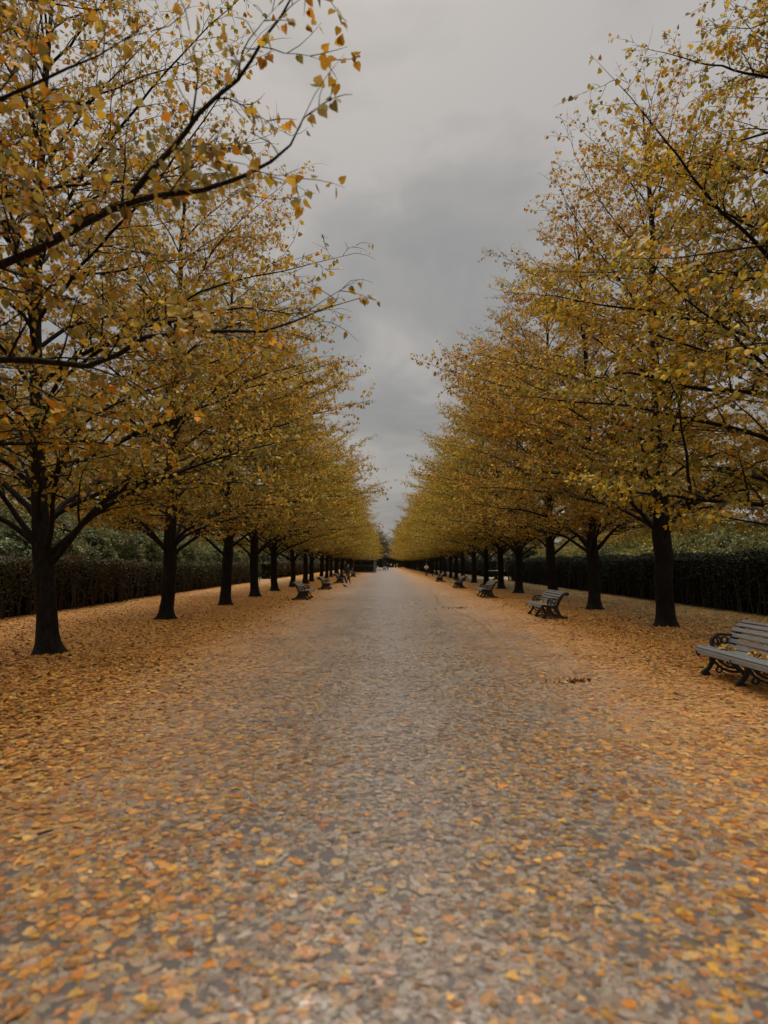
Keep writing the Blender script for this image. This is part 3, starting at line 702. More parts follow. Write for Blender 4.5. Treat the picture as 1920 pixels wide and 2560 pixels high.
def iron_frame_mesh(arm=True):
    mb = MB(); h = 0.022
    ribbon(mb, [(0.36, 0.33, 0.10), (0.41, 0.42, 0.075), (0.475, 0.55, 0.065), (0.545, 0.66, 0.06), (0.62, 0.735, 0.05), (0.68, 0.755, 0.05)], -h, h)
    mb.disc((0.705, 0.735), 0.052, -h-0.006, h+0.006); mb.disc((0.665, 0.715), 0.03, -h+0.002, h-0.002)
    ribbon(mb, [(0.33, 0.36, 0.13), (0.385, 0.26, 0.11), (0.44, 0.16, 0.08), (0.515, 0.075, 0.055), (0.60, 0.040, 0.05), (0.655, 0.045, 0.05)], -h+0.001, h-0.001)
    mb.disc((0.66, 0.040), 0.040, -h-0.004, h+0.004); mb.disc((0.57, 0.035), 0.035, -h-0.002, h+0.002)
    ribbon(mb, [(-0.085, 0.365, 0.05), (-0.03, 0.385, 0.06), (0.08, 0.37, 0.055), (0.22, 0.355, 0.055), (0.36, 0.36, 0.08)], -h+0.003, h-0.003)
    ribbon(mb, [(-0.095, 0.36, 0.05), (-0.10, 0.325, 0.04), (-0.075, 0.30, 0.045)], -h+0.004, h-0.004, 8)
    ribbon(mb, [(0.13, 0.37, 0.10), (0.12, 0.29, 0.10), (0.105, 0.20, 0.065), (0.06, 0.12, 0.052), (0.01, 0.075, 0.06), (-0.005, 0.04, 0.075)], -h+0.002, h-0.002)
    mb.disc((-0.012, 0.042), 0.044, -h-0.004, h+0.004); mb.disc((0.035, 0.03), 0.032, -h-0.002, h+0.002)
    # scrollwork between the legs
    ribbon(mb, [(0.15, 0.33, 0.05), (0.20, 0.24, 0.04), (0.29, 0.155, 0.035), (0.40, 0.115, 0.04), (0.46, 0.12, 0.04)], -h+0.005, h-0.005)
    ribbon(mb, [(0.13, 0.21, 0.035), (0.22, 0.13, 0.03), (0.33, 0.07, 0.035), (0.45, 0.055, 0.035), (0.53, 0.06, 0.035)], -h+0.006, h-0.006)
    ring2(mb, (0.265, 0.265), 0.05, 0.024, -h+0.007, h-0.007)
    ring2(mb, (0.205, 0.085), 0.04, 0.022, -h+0.007, h-0.007)
    ring2(mb, (0.36, 0.20), 0.035, 0.022, -h+0.008, h-0.008)
    if arm:
        ribbon(mb, [(0.145, 0.395, 0.035), (0.115, 0.45, 0.034), (0.12, 0.52, 0.032), (0.165, 0.58, 0.032), (0.24, 0.603, 0.032), (0.34, 0.592, 0.03), (0.43, 0.60, 0.03), (0.50, 0.635, 0.035)], -h-0.008, h+0.008, 22)
        ring2(mb, (0.195, 0.505), 0.055, 0.022, -h+0.005, h-0.005)
        ring2(mb, (0.305, 0.52), 0.045, 0.020, -h+0.005, h-0.005)
        ring2(mb, (0.255, 0.435), 0.038, 0.020, -h+0.006, h-0.006)
        ribbon(mb, [(0.19, 0.55, 0.02), (0.205, 0.50, 0.022), (0.20, 0.46, 0.02)], -h+0.007, h-0.007, 6)
        ribbon(mb, [(0.33, 0.40, 0.024), (0.355, 0.47, 0.022), (0.40, 0.53, 0.022), (0.43, 0.585, 0.024)], -h+0.007, h-0.007, 8)
        ribbon(mb, [(0.28, 0.40, 0.02), (0.31, 0.45, 0.02), (0.36, 0.50, 0.02)], -h+0.008, h-0.008, 6)
    return mb.mesh('bench_frame', M_IRON)

BL = 1.80
def slat(mb, x, z, tilt, w, th, rng):
    c, s = math.cos(tilt), math.sin(tilt)
    rot = np.array([[c, 0, -s], [0, 1, 0], [s, 0, c]])
    mb.box((x, rng.uniform(-0.006, 0.006), z), (w, BL + 0.06, th), rot, bev=0.006)

def bench(loc, rz, label):
    rng = np.random.default_rng(1)
    b = empty('park_bench', loc, rz); tag(b, label, 'bench', 'iron and slat benches along the path')
    st = MB()
    slat(st, -0.100, 0.360, R(84), 0.066, 0.026, rng); slat(st, -0.064, 0.416, R(18), 0.068, 0.028, rng)
    slat(st, 0.012, 0.424, R(-4), 0.060, 0.028, rng); slat(st, 0.094, 0.414, R(-7), 0.060, 0.028, rng)
    slat(st, 0.176, 0.404, R(-7), 0.060, 0.028, rng); slat(st, 0.258, 0.398, R(-3), 0.060, 0.028, rng)
    obj('seat', st.mesh('bench_seat', M_SLAT), b)
    bk = MB()
    for (x, z, t) in [(0.335, 0.435, 58), (0.372, 0.515, 64), (0.418, 0.596, 60), (0.475, 0.672, 52), (0.545, 0.738, 38), (0.622, 0.782, 18)]:
        slat(bk, x, z, R(t), 0.066, 0.026, rng)
    obj('backrest', bk.mesh('bench_back', M_SLAT), b)
    for k, y in enumerate((-BL / 2 + 0.03, 0.0, BL / 2 - 0.03)):
        obj('iron_frame', FR if k != 1 else FRM, b, loc=(0, y, 0))
    return b
FR = iron_frame_mesh(True); FRM = iron_frame_mesh(False)
bx = 4.74
bench_r = [(8.15, 'closest grey slatted bench, cut off, with a clump of leaves on its seat'), (18.85, 'grey slatted bench in front of two lime trunks, second along from the closest bench'),
           (29.7, 'grey slatted bench beside a lime trunk, third along from the closest bench'), (40.6, 'small grey slatted bench, fourth along from the closest bench'),
           (54.3, 'small grey slatted bench nearest the walker in the cream jacket'), (205, 'tiny dark bench at the far end of the avenue where people gather')]
b0 = bench((4.74, bench_r[0][0], 0), 0, bench_r[0][1])
for (y, lab) in bench_r[1:]:
    c = copy_tree(b0); c.location = (bx + (0.3 if y > 100 else 0), y, 0); c['label'] = lab
for (y, lab) in [(28.1, 'slatted bench seen from its scrolled iron end, nearest on the kiosk side'), (38.6, 'bench on the kiosk side between the nearest one there and the seated person'),
                 (50.6, 'bench on the kiosk side with a hunched person sitting on it'), (72.5, 'bench on the kiosk side just past the standing person in black')]:
    c = copy_tree(b0); c.location = (-3.45, y, 0); c.rotation_euler = (0, 0, PI); c['label'] = lab
# leaves lying on the close bench
YP = [(0.58, 0.36, 0.09), (0.50, 0.31, 0.09), (0.60, 0.42, 0.16), (0.44, 0.22, 0.04)]
leaf_pile(4.90, 8.72, 0.075, 0.09, 0.05, 46, 5, 'clump of yellow leaves by the scrolled arm on the close bench seat', 'leaf_cluster', z0=0.425, pal=YP)
leaf_pile(4.91, 8.02, 0.05, 0.11, 0.035, 34, 6, 'rusty brown and yellow leaves in the middle of the close bench seat', 'leaf_cluster', z0=0.425, pal=[(0.36, 0.15, 0.03), (0.28, 0.11, 0.025), (0.58, 0.36, 0.09)])
leaf_pile(bx + 0.17, 18.7, 0.05, 0.25, 0.03, 60, 7, 'strip of fallen leaves on the seat of the second bench', 'leaf_cluster', z0=0.425, pal=YP)

# ------------------------------------------------------------------ hedges and shrubs
def hedge(x_face, sgn, y0, y1, h, cols, label, den, seed, stems=True, leaf=(0.05, 0.085)):
    """clipped hedge: face at x_face towards the path, body extending away (sgn); lower part thin with bare stems"""
    rng = np.random.default_rng(seed)
    t = empty('clipped_hedge', (x_face, (y0 + y1) / 2, 0)); tag(t, label, 'hedge', 'clipped hedges beside the avenue')
    yo = (y0 + y1) / 2; W = 1.5
    core = MB()
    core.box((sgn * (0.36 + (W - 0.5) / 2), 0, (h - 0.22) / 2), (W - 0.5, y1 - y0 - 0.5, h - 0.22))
    ln = y1 - y0
    bump = lambda y: 0.07 * np.sin(y * 0.9 + seed) + 0.05 * np.sin(y * 2.3 + 1)
    n = int(ln * h * den)
    z = h * rng.beta(2.1, 1.0, n); yy = rng.uniform(y0, y1, n)
    dpt = np.abs(rng.normal(0, 0.15, n))
    Pf = np.stack([sgn * (dpt + bump(yy * 1.3 + z)), yy - yo, z + bump(yy) * z / h], 1)
    n2 = int(ln * W * den * 0.8); y2 = rng.uniform(y0, y1, n2)
    Pt = np.stack([sgn * rng.uniform(-0.05, W, n2), y2 - yo, h + bump(y2) - np.abs(rng.normal(0, 0.06, n2)) + (rng.uniform(0, 1, n2) < 0.05) * rng.uniform(0, 0.15, n2)], 1)
    n3 = int(W * h * den); y3 = np.where(rng.uniform(0, 1, n3) < 0.5, y0, y1)
    Pe = np.stack([sgn * rng.uniform(0, W, n3), y3 - yo + rng.normal(0, 0.08, n3), rng.uniform(0.05, h, n3)], 1)
    P = np.concatenate([Pf, Pt, Pe]); k = len(P)
    d = rng.normal(0, 1, (k, 3)); d[:, 2] -= 0.3; d[:, 0] -= sgn * 0.5
    nr = rng.normal(0, 0.8, (k, 3)); nr[:len(Pf), 0] -= sgn * 0.5; nr[len(Pf):, 2] += 0.8
    c = np.array(cols)[rng.integers(0, len(cols), k)] * rng.uniform(0.6, 1.3, k)[:, None]
    fm = MB(); add_leaves(fm, P, d, nr, rng.uniform(leaf[0], leaf[1], k), rng.uniform(-0.5, 1.2, k), c)
    fo = obj('foliage', fm.mesh('hedge_foliage', M_HEDGE, colors=True), t)
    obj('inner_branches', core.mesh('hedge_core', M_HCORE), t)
    if stems:
        ns = int(ln / 0.16)
        ys = rng.uniform(y0 + 0.1, y1 - 0.1, ns) - yo; xs = sgn * rng.uniform(0.0, 0.30, ns)
        m = 5; zz = np.linspace(0, 1, m)
        hh = rng.uniform(0.9, h - 0.1, ns)
        pts = np.stack([xs[:, None] + np.cumsum(rng.normal(0, 0.03, (ns, m)), 1), ys[:, None] + np.cumsum(rng.normal(0, 0.05, (ns, m)), 1), hh[:, None] * zz[None]], -1)
        sm = MB(); sm.tubes(pts, rng.uniform(0.012, 0.035, ns)[:, None] * (1 - 0.5 * zz)[None], 5, ref=(0.9, 0.3, 0.1))
        obj('stems', sm.mesh('hedge_stems', M_STEM), t)
BEECH = [(0.060, 0.062, 0.024), (0.080, 0.070, 0.028), (0.050, 0.056, 0.022), (0.105, 0.068, 0.027)]
YEW = [(0.020, 0.027, 0.014), (0.032, 0.040, 0.020), (0.024, 0.028, 0.015), (0.055, 0.06, 0.032)]
hedge(-11.15, -1, 8.5, 26.5, 1.84, BEECH, 'taller brown and green clipped hedge with bare stems, behind the nearest whole lime', 260, 1)
hedge(-11.45, -1, 26.5, 56.0, 1.66, BEECH, 'lower stretch of brown clipped hedge running on towards the gravel gap', 170, 2)
hedge(11.9, 1, 10.0, 58.5, 2.0, YEW, 'dense nearly black clipped hedge behind the close bench', 240, 3, stems=True)
hedge(-11.6, -1, 63.5, 226, 1.8, BEECH, 'distant brown hedge beyond the gap on the kiosk side', 45, 4, stems=False, leaf=(0.10, 0.17))
hedge(12.2, 1, 72.5, 226, 2.1, YEW, 'distant dark hedge beyond the pale crossing path', 45, 5, stems=False, leaf=(0.10, 0.17))
def cross_hedge():
    rng = np.random.default_rng(9)
    t = empty('clipped_hedge', (0, 233, 0)); tag(t, 'tall dark hedge closing off the end of the avenue behind the tiny figures', 'hedge', 'clipped hedges beside the avenue')
    c = MB(); c.box((0, 0.9, 1.75), (60, 1.2, 3.5)); obj('inner_branches', c.mesh('hedge_core', M_HCORE), t)
    n = 8000; P = np.stack([rng.uniform(-30, 30, n), rng.normal(0, 0.15, n), rng.uniform(0, 4.1, n)], 1)
    fm = MB(); add_leaves(fm, P, rng.normal(0, 1, (n, 3)), rng.normal(0, 1, (n, 3)), rng.uniform(0.12, 0.25, n), np.ones(n), np.array(YEW)[rng.integers(0, 4, n)])
    obj('foliage', fm.mesh('hedge_foliage', M_HEDGE, colors=True), t)
cross_hedge()

def shrubbery(x0, x1, y0, y1, hfun, cols, label, n, seed, leaf=(0.07, 0.14)):
    rng = np.random.default_rng(seed)
    sgn = 1 if x0 > 0 else -1; a0, a1 = abs(x0), abs(x1)
    def height(u, y):   # u: 0 at the face, 1 at the back
        lump = 0.45 * np.sin(y * 1.05 + 2.0 * np.sin(u * 4)) + 0.35 * np.sin(y * 2.3 + u * 7 + seed) + 0.2 * np.sin(y * 5.1 + u * 13)
        return (hfun(y) + lump) * (0.70 + 0.30 * np.sin(np.clip(u, 0, 1) * PI * 0.75))
    mb = MB()
    gu, gy = 10, int((y1 - y0) / 0.6)
    U, Y = np.meshgrid(np.linspace(0, 1, gu), np.linspace(y0, y1, gy), indexing='ij')
    Hh = np.maximum(height(U, Y) - 0.75, 0.1); Hh[0] = 0.0; Hh[-1] = 0
    core = np.stack([sgn * (a0 + 0.3 + U * (a1 - a0 - 0.3)), Y, Hh], -1)
    core[:, :, 0] += sgn * 0.25
    f = np.array([[i*gy+j, (i+1)*gy+j, (i+1)*gy+j+1, i*gy+j+1] for i in range(gu-1) for j in range(gy-1)])
    mb.add(core.reshape(-1, 3), [f], 1)
    n1 = n // 2
    y = rng.uniform(y0, y1, n1); u = np.abs(rng.normal(0, 0.03, n1)); z = height(u, y) * rng.uniform(0.25, 1.0, n1)
    x = a0 + u * (a1 - a0) + 0.25 * np.sin(y * 1.9 + z * 2.1) + 0.35 * np.maximum(0, z - 1.6) * 0.4
    y_ = rng.uniform(y0, y1, n - n1); u_ = rng.uniform(0, 1, n - n1); z_ = height(u_, y_) - np.abs(rng.normal(0, 0.16, n - n1)) + (rng.uniform(0, 1, n - n1) < 0.08) * rng.uniform(0, 0.4, n - n1)
    P = np.concatenate([np.stack([sgn * x, y, z], 1), np.stack([sgn * (a0 + u_ * (a1 - a0)), y_, z_], 1)])
    d = rng.normal(0, 1, (n, 3)); nr = rng.normal(0, 0.7, (n, 3)); nr[:, 2] += 0.5; nr[:, 0] -= sgn * 0.4
    cl = 0.5 + 0.5 * np.sin(P[:, 1] * 0.8 + 1.5 * np.sin(P[:, 1] * 0.37) + seed)
    ci = np.clip((cl * len(cols) + rng.normal(0, 0.8, n)).astype(int), 0, len(cols) - 1)
    add_leaves(mb, P, d, nr, rng.uniform(leaf[0], leaf[1], n), rng.uniform(-0.5, 1.2, n), np.array(cols)[ci] * rng.uniform(0.6, 1.3, n)[:, None], 0)
    o = obj('shrubbery', mb.mesh('shrubbery', [M_HEDGE, M_HCORE], colors=True)); tag(o, label, 'shrubs', kind='stuff')
GG = [(0.175, 0.17, 0.065), (0.14, 0.155, 0.07), (0.20, 0.175, 0.06), (0.165, 0.13, 0.052), (0.125, 0.145, 0.065)]
GR2 = [(0.145, 0.145, 0.05), (0.125, 0.132, 0.052), (0.20, 0.175, 0.052), (0.155, 0.148, 0.058), (0.30, 0.22, 0.045)]
shrubbery(-13.6, -18.5, 8, 62, lambda y: 3.9 + 0.4 * np.sin(y * 0.21), GG, 'mass of tall grey-green shrubs behind the brown hedge', 60000, 1)
shrubbery(14.4, 19.0, 10, 62, lambda y: 2.7 + 0.3 * np.sin(y * 0.27), GR2, 'mass of low green shrubs behind the black hedge', 60000, 2)

GF = [(0.09, 0.095, 0.05), (0.07, 0.08, 0.045), (0.11, 0.10, 0.05)]
shrubbery(-14.5, -22, 66, 228, lambda y: 3.9 + 0.5 * np.sin(y * 0.2), GF, 'distant dark shrubs behind the far hedge on the kiosk side', 36000, 3, leaf=(0.2, 0.4))
shrubbery(15.0, 23, 76, 228, lambda y: 3.7 + 0.5 * np.sin(y * 0.17), GF, 'distant dark shrubs behind the far hedge across from the kiosk', 36000, 4, leaf=(0.2, 0.4))
shrubbery(-44, -54, -5, 240, lambda y: 7.5 + 1.2 * np.sin(y * 0.11), GF, 'dark far-off wood edging the park on the kiosk side', 60000, 5, leaf=(0.3, 0.6))
shrubbery(46, 56, -5, 240, lambda y: 7.5 + 1.2 * np.sin(y * 0.13), GF, 'dark far-off wood edging the park beyond the black hedge', 60000, 6, leaf=(0.3, 0.6))

# ------------------------------------------------------------------ kiosk and stands
def kiosk():
    W, D, H = 3.75, 2.6, 2.33
    t = empty('kiosk', (-3.42, 108.6, 0), R(-9)); tag(t, 'dark box-shaped kiosk with grey metal frame and horizontal dark panels beside the path', 'kiosk')
    fr = MB()
    for sx in (-1, 1):
        for sy in (-1, 1):
            fr.box((sx * (W/2 - 0.05), sy * (D/2 - 0.05), H/2 - 0.07), (0.10, 0.10, H - 0.14), bev=0.01)
    for sy in (-1, 1):
        fr.box((0, sy * (D/2 - 0.05), 0.06), (W - 0.2, 0.09, 0.12), bev=0.01)
        fr.box((0, sy * (D/2 - 0.05), 1.22), (W - 0.2, 0.07, 0.06))
    for sx in (-1, 1):
        fr.box((sx * (W/2 - 0.05), 0, 0.06), (0.09, D - 0.2, 0.12), bev=0.01)
    obj('frame', fr.mesh('kiosk_frame', M_FRAME), t)
    rf = MB(); rf.box((0, 0, H - 0.06), (W + 0.08, D + 0.08, 0.14), bev=0.03); obj('roof', rf.mesh('kiosk_roof', M_FRAME), t)
    for (c, s) in (((0, -D/2 + 0.09, H/2), (W - 0.2, 0.03, H - 0.3)), ((0, D/2 - 0.09, H/2), (W - 0.2, 0.03, H - 0.3)), ((-W/2 + 0.09, 0, H/2), (0.03, D - 0.2, H - 0.3))):
        m = MB(); m.box(c, s); obj('wall_panel', m.mesh('kiosk_panel', M_PANEL), t)
    m = MB(); m.box((W/2 - 0.07, 0, H/2), (0.04, D - 0.2, H - 0.3)); dr = obj('side_door', m.mesh('kiosk_door', M_FRAME), t)
    m = MB(); m.box((W/2 - 0.035, -0.75, 1.05), (0.03, 0.03, 0.22), bev=0.006); obj('handle', m.mesh('kiosk_handle', M_IRON), dr)
    rng = np.random.default_rng(4)
    m = MB()
    for k in range(9):
        z = 0.30 + k * 0.21
        if abs(z - 1.22) < 0.08: continue
        m.box((0, -D/2 + 0.055, z), (W - 0.24, 0.035, 0.035))
    obj('slatted_shutter', m.mesh('kiosk_slats', M_PANEL), t)
    for (c, sz) in (((-0.55, 1.95), (0.45, 0.10)), ((0.75, 2.05), (0.85, 0.09)), ((0.2, 0.36), (0.5, 0.08)), ((1.2, 1.1), (0.8, 0.05))):
        m = MB(); m.box((c[0], -D/2 + 0.03, c[1]), (sz[0], 0.02, sz[1])); obj('notice_strip', m.mesh('kiosk_strip', M_FRAME), t)
kiosk()

def white_bench():
    t = empty('bench', (-0.98, 123, 0)); tag(t, 'low white bench with black legs, standing right beside the kiosk', 'bench')
    m = MB(); m.box((0, 0, 0.46), (0.72, 1.2, 0.14), bev=0.01); obj('seat', m.mesh('wb_seat', M_WHITE), t)
    m = MB(); m.box((-0.27, 0, 0.80), (0.16, 1.15, 0.53), bev=0.01); obj('backrest', m.mesh('wb_back', M_WHITE), t)
    for sx in (-1, 1):
        for sy in (-1, 1):
            m = MB(); m.box((sx * 0.29, sy * 0.5, 0.14), (0.09, 0.09, 0.28), bev=0.008); obj('leg', m.mesh('wb_leg', M_DARKWOOD), t)
    m = MB(); m.box((0, 0, 0.335), (0.70, 1.16, 0.11)); obj('seat_frame', m.mesh('wb_frame', M_DARKWOOD), t)
white_bench()

def stall_cart():
    t = empty('display_cart', (0.06, 123, 0)); tag(t, 'tall black slatted display cart with two white shelves and black legs near the kiosk', 'cart')
    m = MB(); m.box((0, 0, 0.46), (0.68, 0.9, 0.13), bev=0.01); m2 = MB(); m2.box((0.05, 0, 0.83), (0.60, 0.85, 0.15), bev=0.01)
    obj('shelf', m.mesh('cart_shelf', M_WHITE), t); obj('shelf', m2.mesh('cart_shelf', M_WHITE), t)
    for sx in (-1, 1):
        for sy in (-1, 1):
            m = MB(); m.box((sx * 0.30, sy * 0.38, 0.14), (0.09, 0.09, 0.28), bev=0.008); obj('leg', m.mesh('cart_leg', M_DARKWOOD), t)
    m = MB(); m.box((0, 0, 0.335), (0.68, 0.88, 0.11)); m.box((0, 0, 0.64), (0.62, 0.84, 0.22)); obj('body', m.mesh('cart_body', M_DARKWOOD), t)
    m = MB()
    for sx in (-1, 1): m.box((sx * 0.30, 0.2, 1.60), (0.05, 0.06, 1.38))
    for k in range(5): m.box((0, 0.2, 1.10 + 0.28 * k), (0.55, 0.04, 0.15))
    obj('slatted_rack', m.mesh('cart_rack', M_DARKWOOD), t)
stall_cart()

# stone bowl, plinth, bollard
t = empty('stone_urn', (11.45, 61.5, 0)); tag(t, 'wide dark stone bowl on a foot at the end of the black hedge', 'urn')
m = MB(); m.lathe([(0.02, 0.42), (0.22, 0.44), (0.5, 0.55), (0.72, 0.72), (0.80, 0.82), (0.84, 0.86), (0.80, 0.88), (0.70, 0.80), (0.3, 0.72), (0.02, 0.70)], 28); obj('bowl', m.mesh('urn_bowl', M_STONE_DARK, smooth=True), t)
m = MB(); m.lathe([(0.34, 0.0), (0.34, 0.08), (0.26, 0.12), (0.14, 0.22), (0.12, 0.32), (0.18, 0.40), (0.22, 0.43)], 24); obj('foot', m.mesh('urn_foot', M_STONE_DARK, smooth=True), t)
m = MB(); m.lathe([(0.835, 0.862), (0.87, 0.875), (0.88, 0.90), (0.85, 0.915), (0.80, 0.885)], 28); obj('rim', m.mesh('urn_rim', M_STONE, smooth=True), t)
t = empty('stone_plinth', (-7.95, 53.0, 0)); tag(t, 'low pale grey stone plinth between lime trunks behind the kiosk-side benches', 'plinth')
m = MB(); m.box((0, 0, 0.06), (0.42, 0.42, 0.12), bev=0.015); obj('base', m.mesh('plinth_base', M_STONE), t)
m = MB(); m.box((0, 0, 0.34), (0.32, 0.32, 0.44), bev=0.01); obj('shaft', m.mesh('plinth_shaft', M_STONE), t)
m = MB(); m.box((0, 0, 0.59), (0.38, 0.38, 0.06), bev=0.015); obj('cap', m.mesh('plinth_cap', M_STONE), t)
t = empty('bollard', (6.2, 77, 0)); tag(t, 'short dark bollard at the path edge behind the walker in the cream jacket', 'bollard')
m = MB(); m.lathe([(0.09, 0), (0.09, 0.05), (0.065, 0.08), (0.06, 0.26), (0.075, 0.28), (0.075, 0.31), (0.05, 0.36), (0.01, 0.38)], 16); obj('post', m.mesh('bollard_post', M_IRON, smooth=True), t)

# tower block far beyond the avenue
t = empty('tower_block', (20.0, 620, 0)); tag(t, 'pale grey tower block rising faintly above the far trees', 'building')
m = MB(); m.box((0, 0, 21), (13, 12, 42)); m.box((0, 0, 42.6), (5, 5, 1.2)); obj('wall', m.mesh('tower_wall', M_CONC), t)
for k in range(13):
    m = MB(); m.box((0, -6.01, 3.0 + 3.0 * k), (12.2, 0.1, 1.4)); obj('window_band', m.mesh('tower_window', M_GLASS), t)

# ------------------------------------------------------------------ people and bird
def skinned(name, verts, edges, mat, parent, sub=1, root=0):
    me = bpy.data.meshes.new(name); me.from_pydata([v[0] for v in verts], edges, [])
    o = bpy.data.objects.new(name + '_tmp', me); COL.objects.link(o)
    md = o.modifiers.new('s', 'SKIN'); md.use_smooth_shade = True; md.branch_smoothing = 0.4
    if sub: s2 = o.modifiers.new('u', 'SUBSURF'); s2.levels = sub; s2.render_levels = sub
    sk = me.skin_vertices[0].data
    for i, v in enumerate(verts):
        r = v[1]; sk[i].radius = r if isinstance(r, tuple) else (r, r); sk[i].use_root = (i == root)
    dg = bpy.context.evaluated_depsgraph_get(); dg.update()
    ev = o.evaluated_get(dg); m2 = bpy.data.meshes.new_from_object(ev)
    bpy.data.objects.remove(o); bpy.data.meshes.remove(me)
    m2.name = name; m2.materials.clear(); m2.materials.append(mat)
    for p in m2.polygons: p.use_smooth = True
    return obj(name, m2, parent)

def person(loc, rz, h, pose, top, legs, label, hair=M_HAIR, long_coat=False, backpack=None, shoe=M_BLACKC):
    """figure facing -y; one continuous body, with clothing, hair and shoes as children"""
    s = h / 1.72
    t = empty('person', loc, rz); t.scale = (s, s, s); tag(t, label, 'person', None)
    st = dict(pelvis=(0, 0, .92), waist=(0, 0.0, 1.08), chest=(0, -.01, 1.30), neckb=(0, 0.0, 1.43), neck=(0, -.005, 1.49), head=(0, -.02, 1.58), crown=(0, -.01, 1.67))
    for sd, k in ((-1, 'R'), (1, 'L')):
        st['sh'+k] = (sd*.17, 0, 1.39); st['el'+k] = (sd*.23, .03, 1.11); st['wr'+k] = (sd*.235, -.05, .87)
        st['hip'+k] = (sd*.085, 0, .87); st['kn'+k] = (sd*.09, -.015, .48); st['an'+k] = (sd*.09, .025, .085); st['toe'+k] = (sd*.105, -.13, .03)
    st.update(pose)
    J = lambda k: np.array(st[k], float)
    verts, edges, ix = [], [], {}
    def add(k, r, p=None):
        ix[k] = len(verts); verts.append((tuple(J(k)), r))
        if p is not None: edges.append((ix[p], ix[k]))
    add('pelvis', (.135, .11)); add('waist', (.125, .10), 'pelvis'); add('chest', (.15, .11), 'waist'); add('neckb', (.07, .06), 'chest'); add('neck', (.052, .052), 'neckb'); add('head', (.072, .088), 'neck'); add('crown', (.062, .07), 'head')
    hd = J('head'); fw = np.array([0, -1, 0.0])
    st['nose'] = tuple(hd + fw * 0.105 + np.array([0, 0, -.01])); add('nose', .014, 'head')
    for k, sd in (('R', -1), ('L', 1)):
        add('sh'+k, .06, 'chest'); add('el'+k, .044, 'sh'+k); add('wr'+k, .030, 'el'+k)
        fd = J('wr'+k) - J('el'+k); fd /= np.linalg.norm(fd)
        st['palm'+k] = tuple(J('wr'+k) + fd * .07); add('palm'+k, (.036, .022), 'wr'+k)
        side = np.cross(fd, [sd, 0.2, 0.1]); side /= np.linalg.norm(side)
        for q, off in enumerate((-.030, -.010, .010, .030)):
            fl = (.062, .075, .07, .055)[q]
            st[f'f{q}a{k}'] = tuple(J('palm'+k) + fd * (.035 + fl * .4) + side * off + np.array([-sd*.01, -.004, 0])); add(f'f{q}a{k}', .009, 'palm'+k)
            st[f'f{q}b{k}'] = tuple(J(f'f{q}a{k}') + fd * fl * .6 + np.array([-sd*.018, -.012, 0])); add(f'f{q}b{k}', .0075, f'f{q}a{k}')
        st['th'+k] = tuple(J('wr'+k) + fd * .055 + side * .05); add('th'+k, .010, 'wr'+k)
        add('hip'+k, (.092, .095), 'pelvis'); add('kn'+k, .058, 'hip'+k); add('an'+k, .040, 'kn'+k); add('toe'+k, (.038, .03), 'an'+k)
    skinned('body', verts, edges, M_SKIN, t)
    def sub(keys, pairs, name, mat, sub_=1):
        vv = [(tuple(J(k)), r) for k, r in keys]; d = {k: i for i, (k, r) in enumerate(keys)}
        return skinned(name, vv, [(d[a], d[b]) for a, b in pairs], mat, t, sub_)
    jk = [('pelvis', (.165, .14)), ('waist', (.155, .135)), ('chest', (.18, .145)), ('neckb', (.085, .08))]; jp = [('pelvis', 'waist'), ('waist', 'chest'), ('chest', 'neckb')]
    for k in 'RL':
        jk += [('sh'+k, .078), ('el'+k, .064), ('wr'+k, .045)]; jp += [('chest', 'sh'+k), ('sh'+k, 'el'+k), ('el'+k, 'wr'+k)]
    if long_coat:
        st['hem'] = tuple(J('pelvis') + np.array([0, 0.01, -.30])); jk.append(('hem', (.17, .14))); jp.append(('pelvis', 'hem'))
    sub(jk, jp, 'jacket', top)
    tk = [('pelvis', (.148, .125))]; tp = []
    for k in 'RL':
        tk += [('hip'+k, (.105, .108)), ('kn'+k, .074), ('an'+k, .056)]; tp += [('pelvis', 'hip'+k), ('hip'+k, 'kn'+k), ('kn'+k, 'an'+k)]
    sub(tk, tp, 'trousers', legs)
    for k in 'RL':
        a = J('an'+k); b = J('toe'+k)
        vv = [(tuple(a + np.array([0, .02, -.04])), .05), (tuple((a + b) / 2 + np.array([0, 0, -.015])), (.048, .042)), (tuple(b + np.array([0, 0, .008])), (.043, .034))]
        skinned('shoe', vv, [(0, 1), (1, 2)], shoe, t)
    hv = [(tuple(hd + np.array([0, .045, .0])), (.085, .07)), (tuple(J('crown') + np.array([0, .022, .012])), (.078, .085)), (tuple(J('neck') + np.array([0, .055, .0])), (.07, .04))]
    skinned('hair', hv, [(0, 1), (0, 2)], hair, t)
    if backpack:
        c = (J('chest') + J('waist')) / 2 + np.array([0, .22, .02]); m_ = MB(); m_.box(c, (.30, .18, .42), bev=.05); obj('backpack', m_.mesh('backpack', backpack, smooth=False), t)
    return t

# walker in cream jacket, both hands raised holding something in front of the chest
person((5.28, 75, 0), 0.1, 1.60, dict(elR=(-.27, -.05, 1.14), wrR=(-.10, -.24, 1.27), elL=(.27, -.05, 1.14), wrL=(.08, -.25, 1.30), knL=(.09, -.05, .48), anL=(.085, .06, .09), toeL=(.09, -.09, .03)),
       M_CREAM, M_BLACKC, 'person in a cream jacket and black trousers walking with hands raised in front', shoe=M_WHITE)
# dark figure standing by the bench, one leg stepping
person((-2.98, 49.6, 0), 1.35, 1.63, dict(knR=(-.10, -.16, .50), anR=(-.10, -.22, .09), toeR=(-.105, -.38, .03), anL=(.09, .14, .10), toeL=(.10, -.01, .03), head=(0, -.05, 1.57), crown=(0, -.05, 1.66)),
       M_BLACKC, M_BLACKC, 'person in a long black coat with a dark backpack standing beside a bench', long_coat=True, backpack=M_BLACKC)
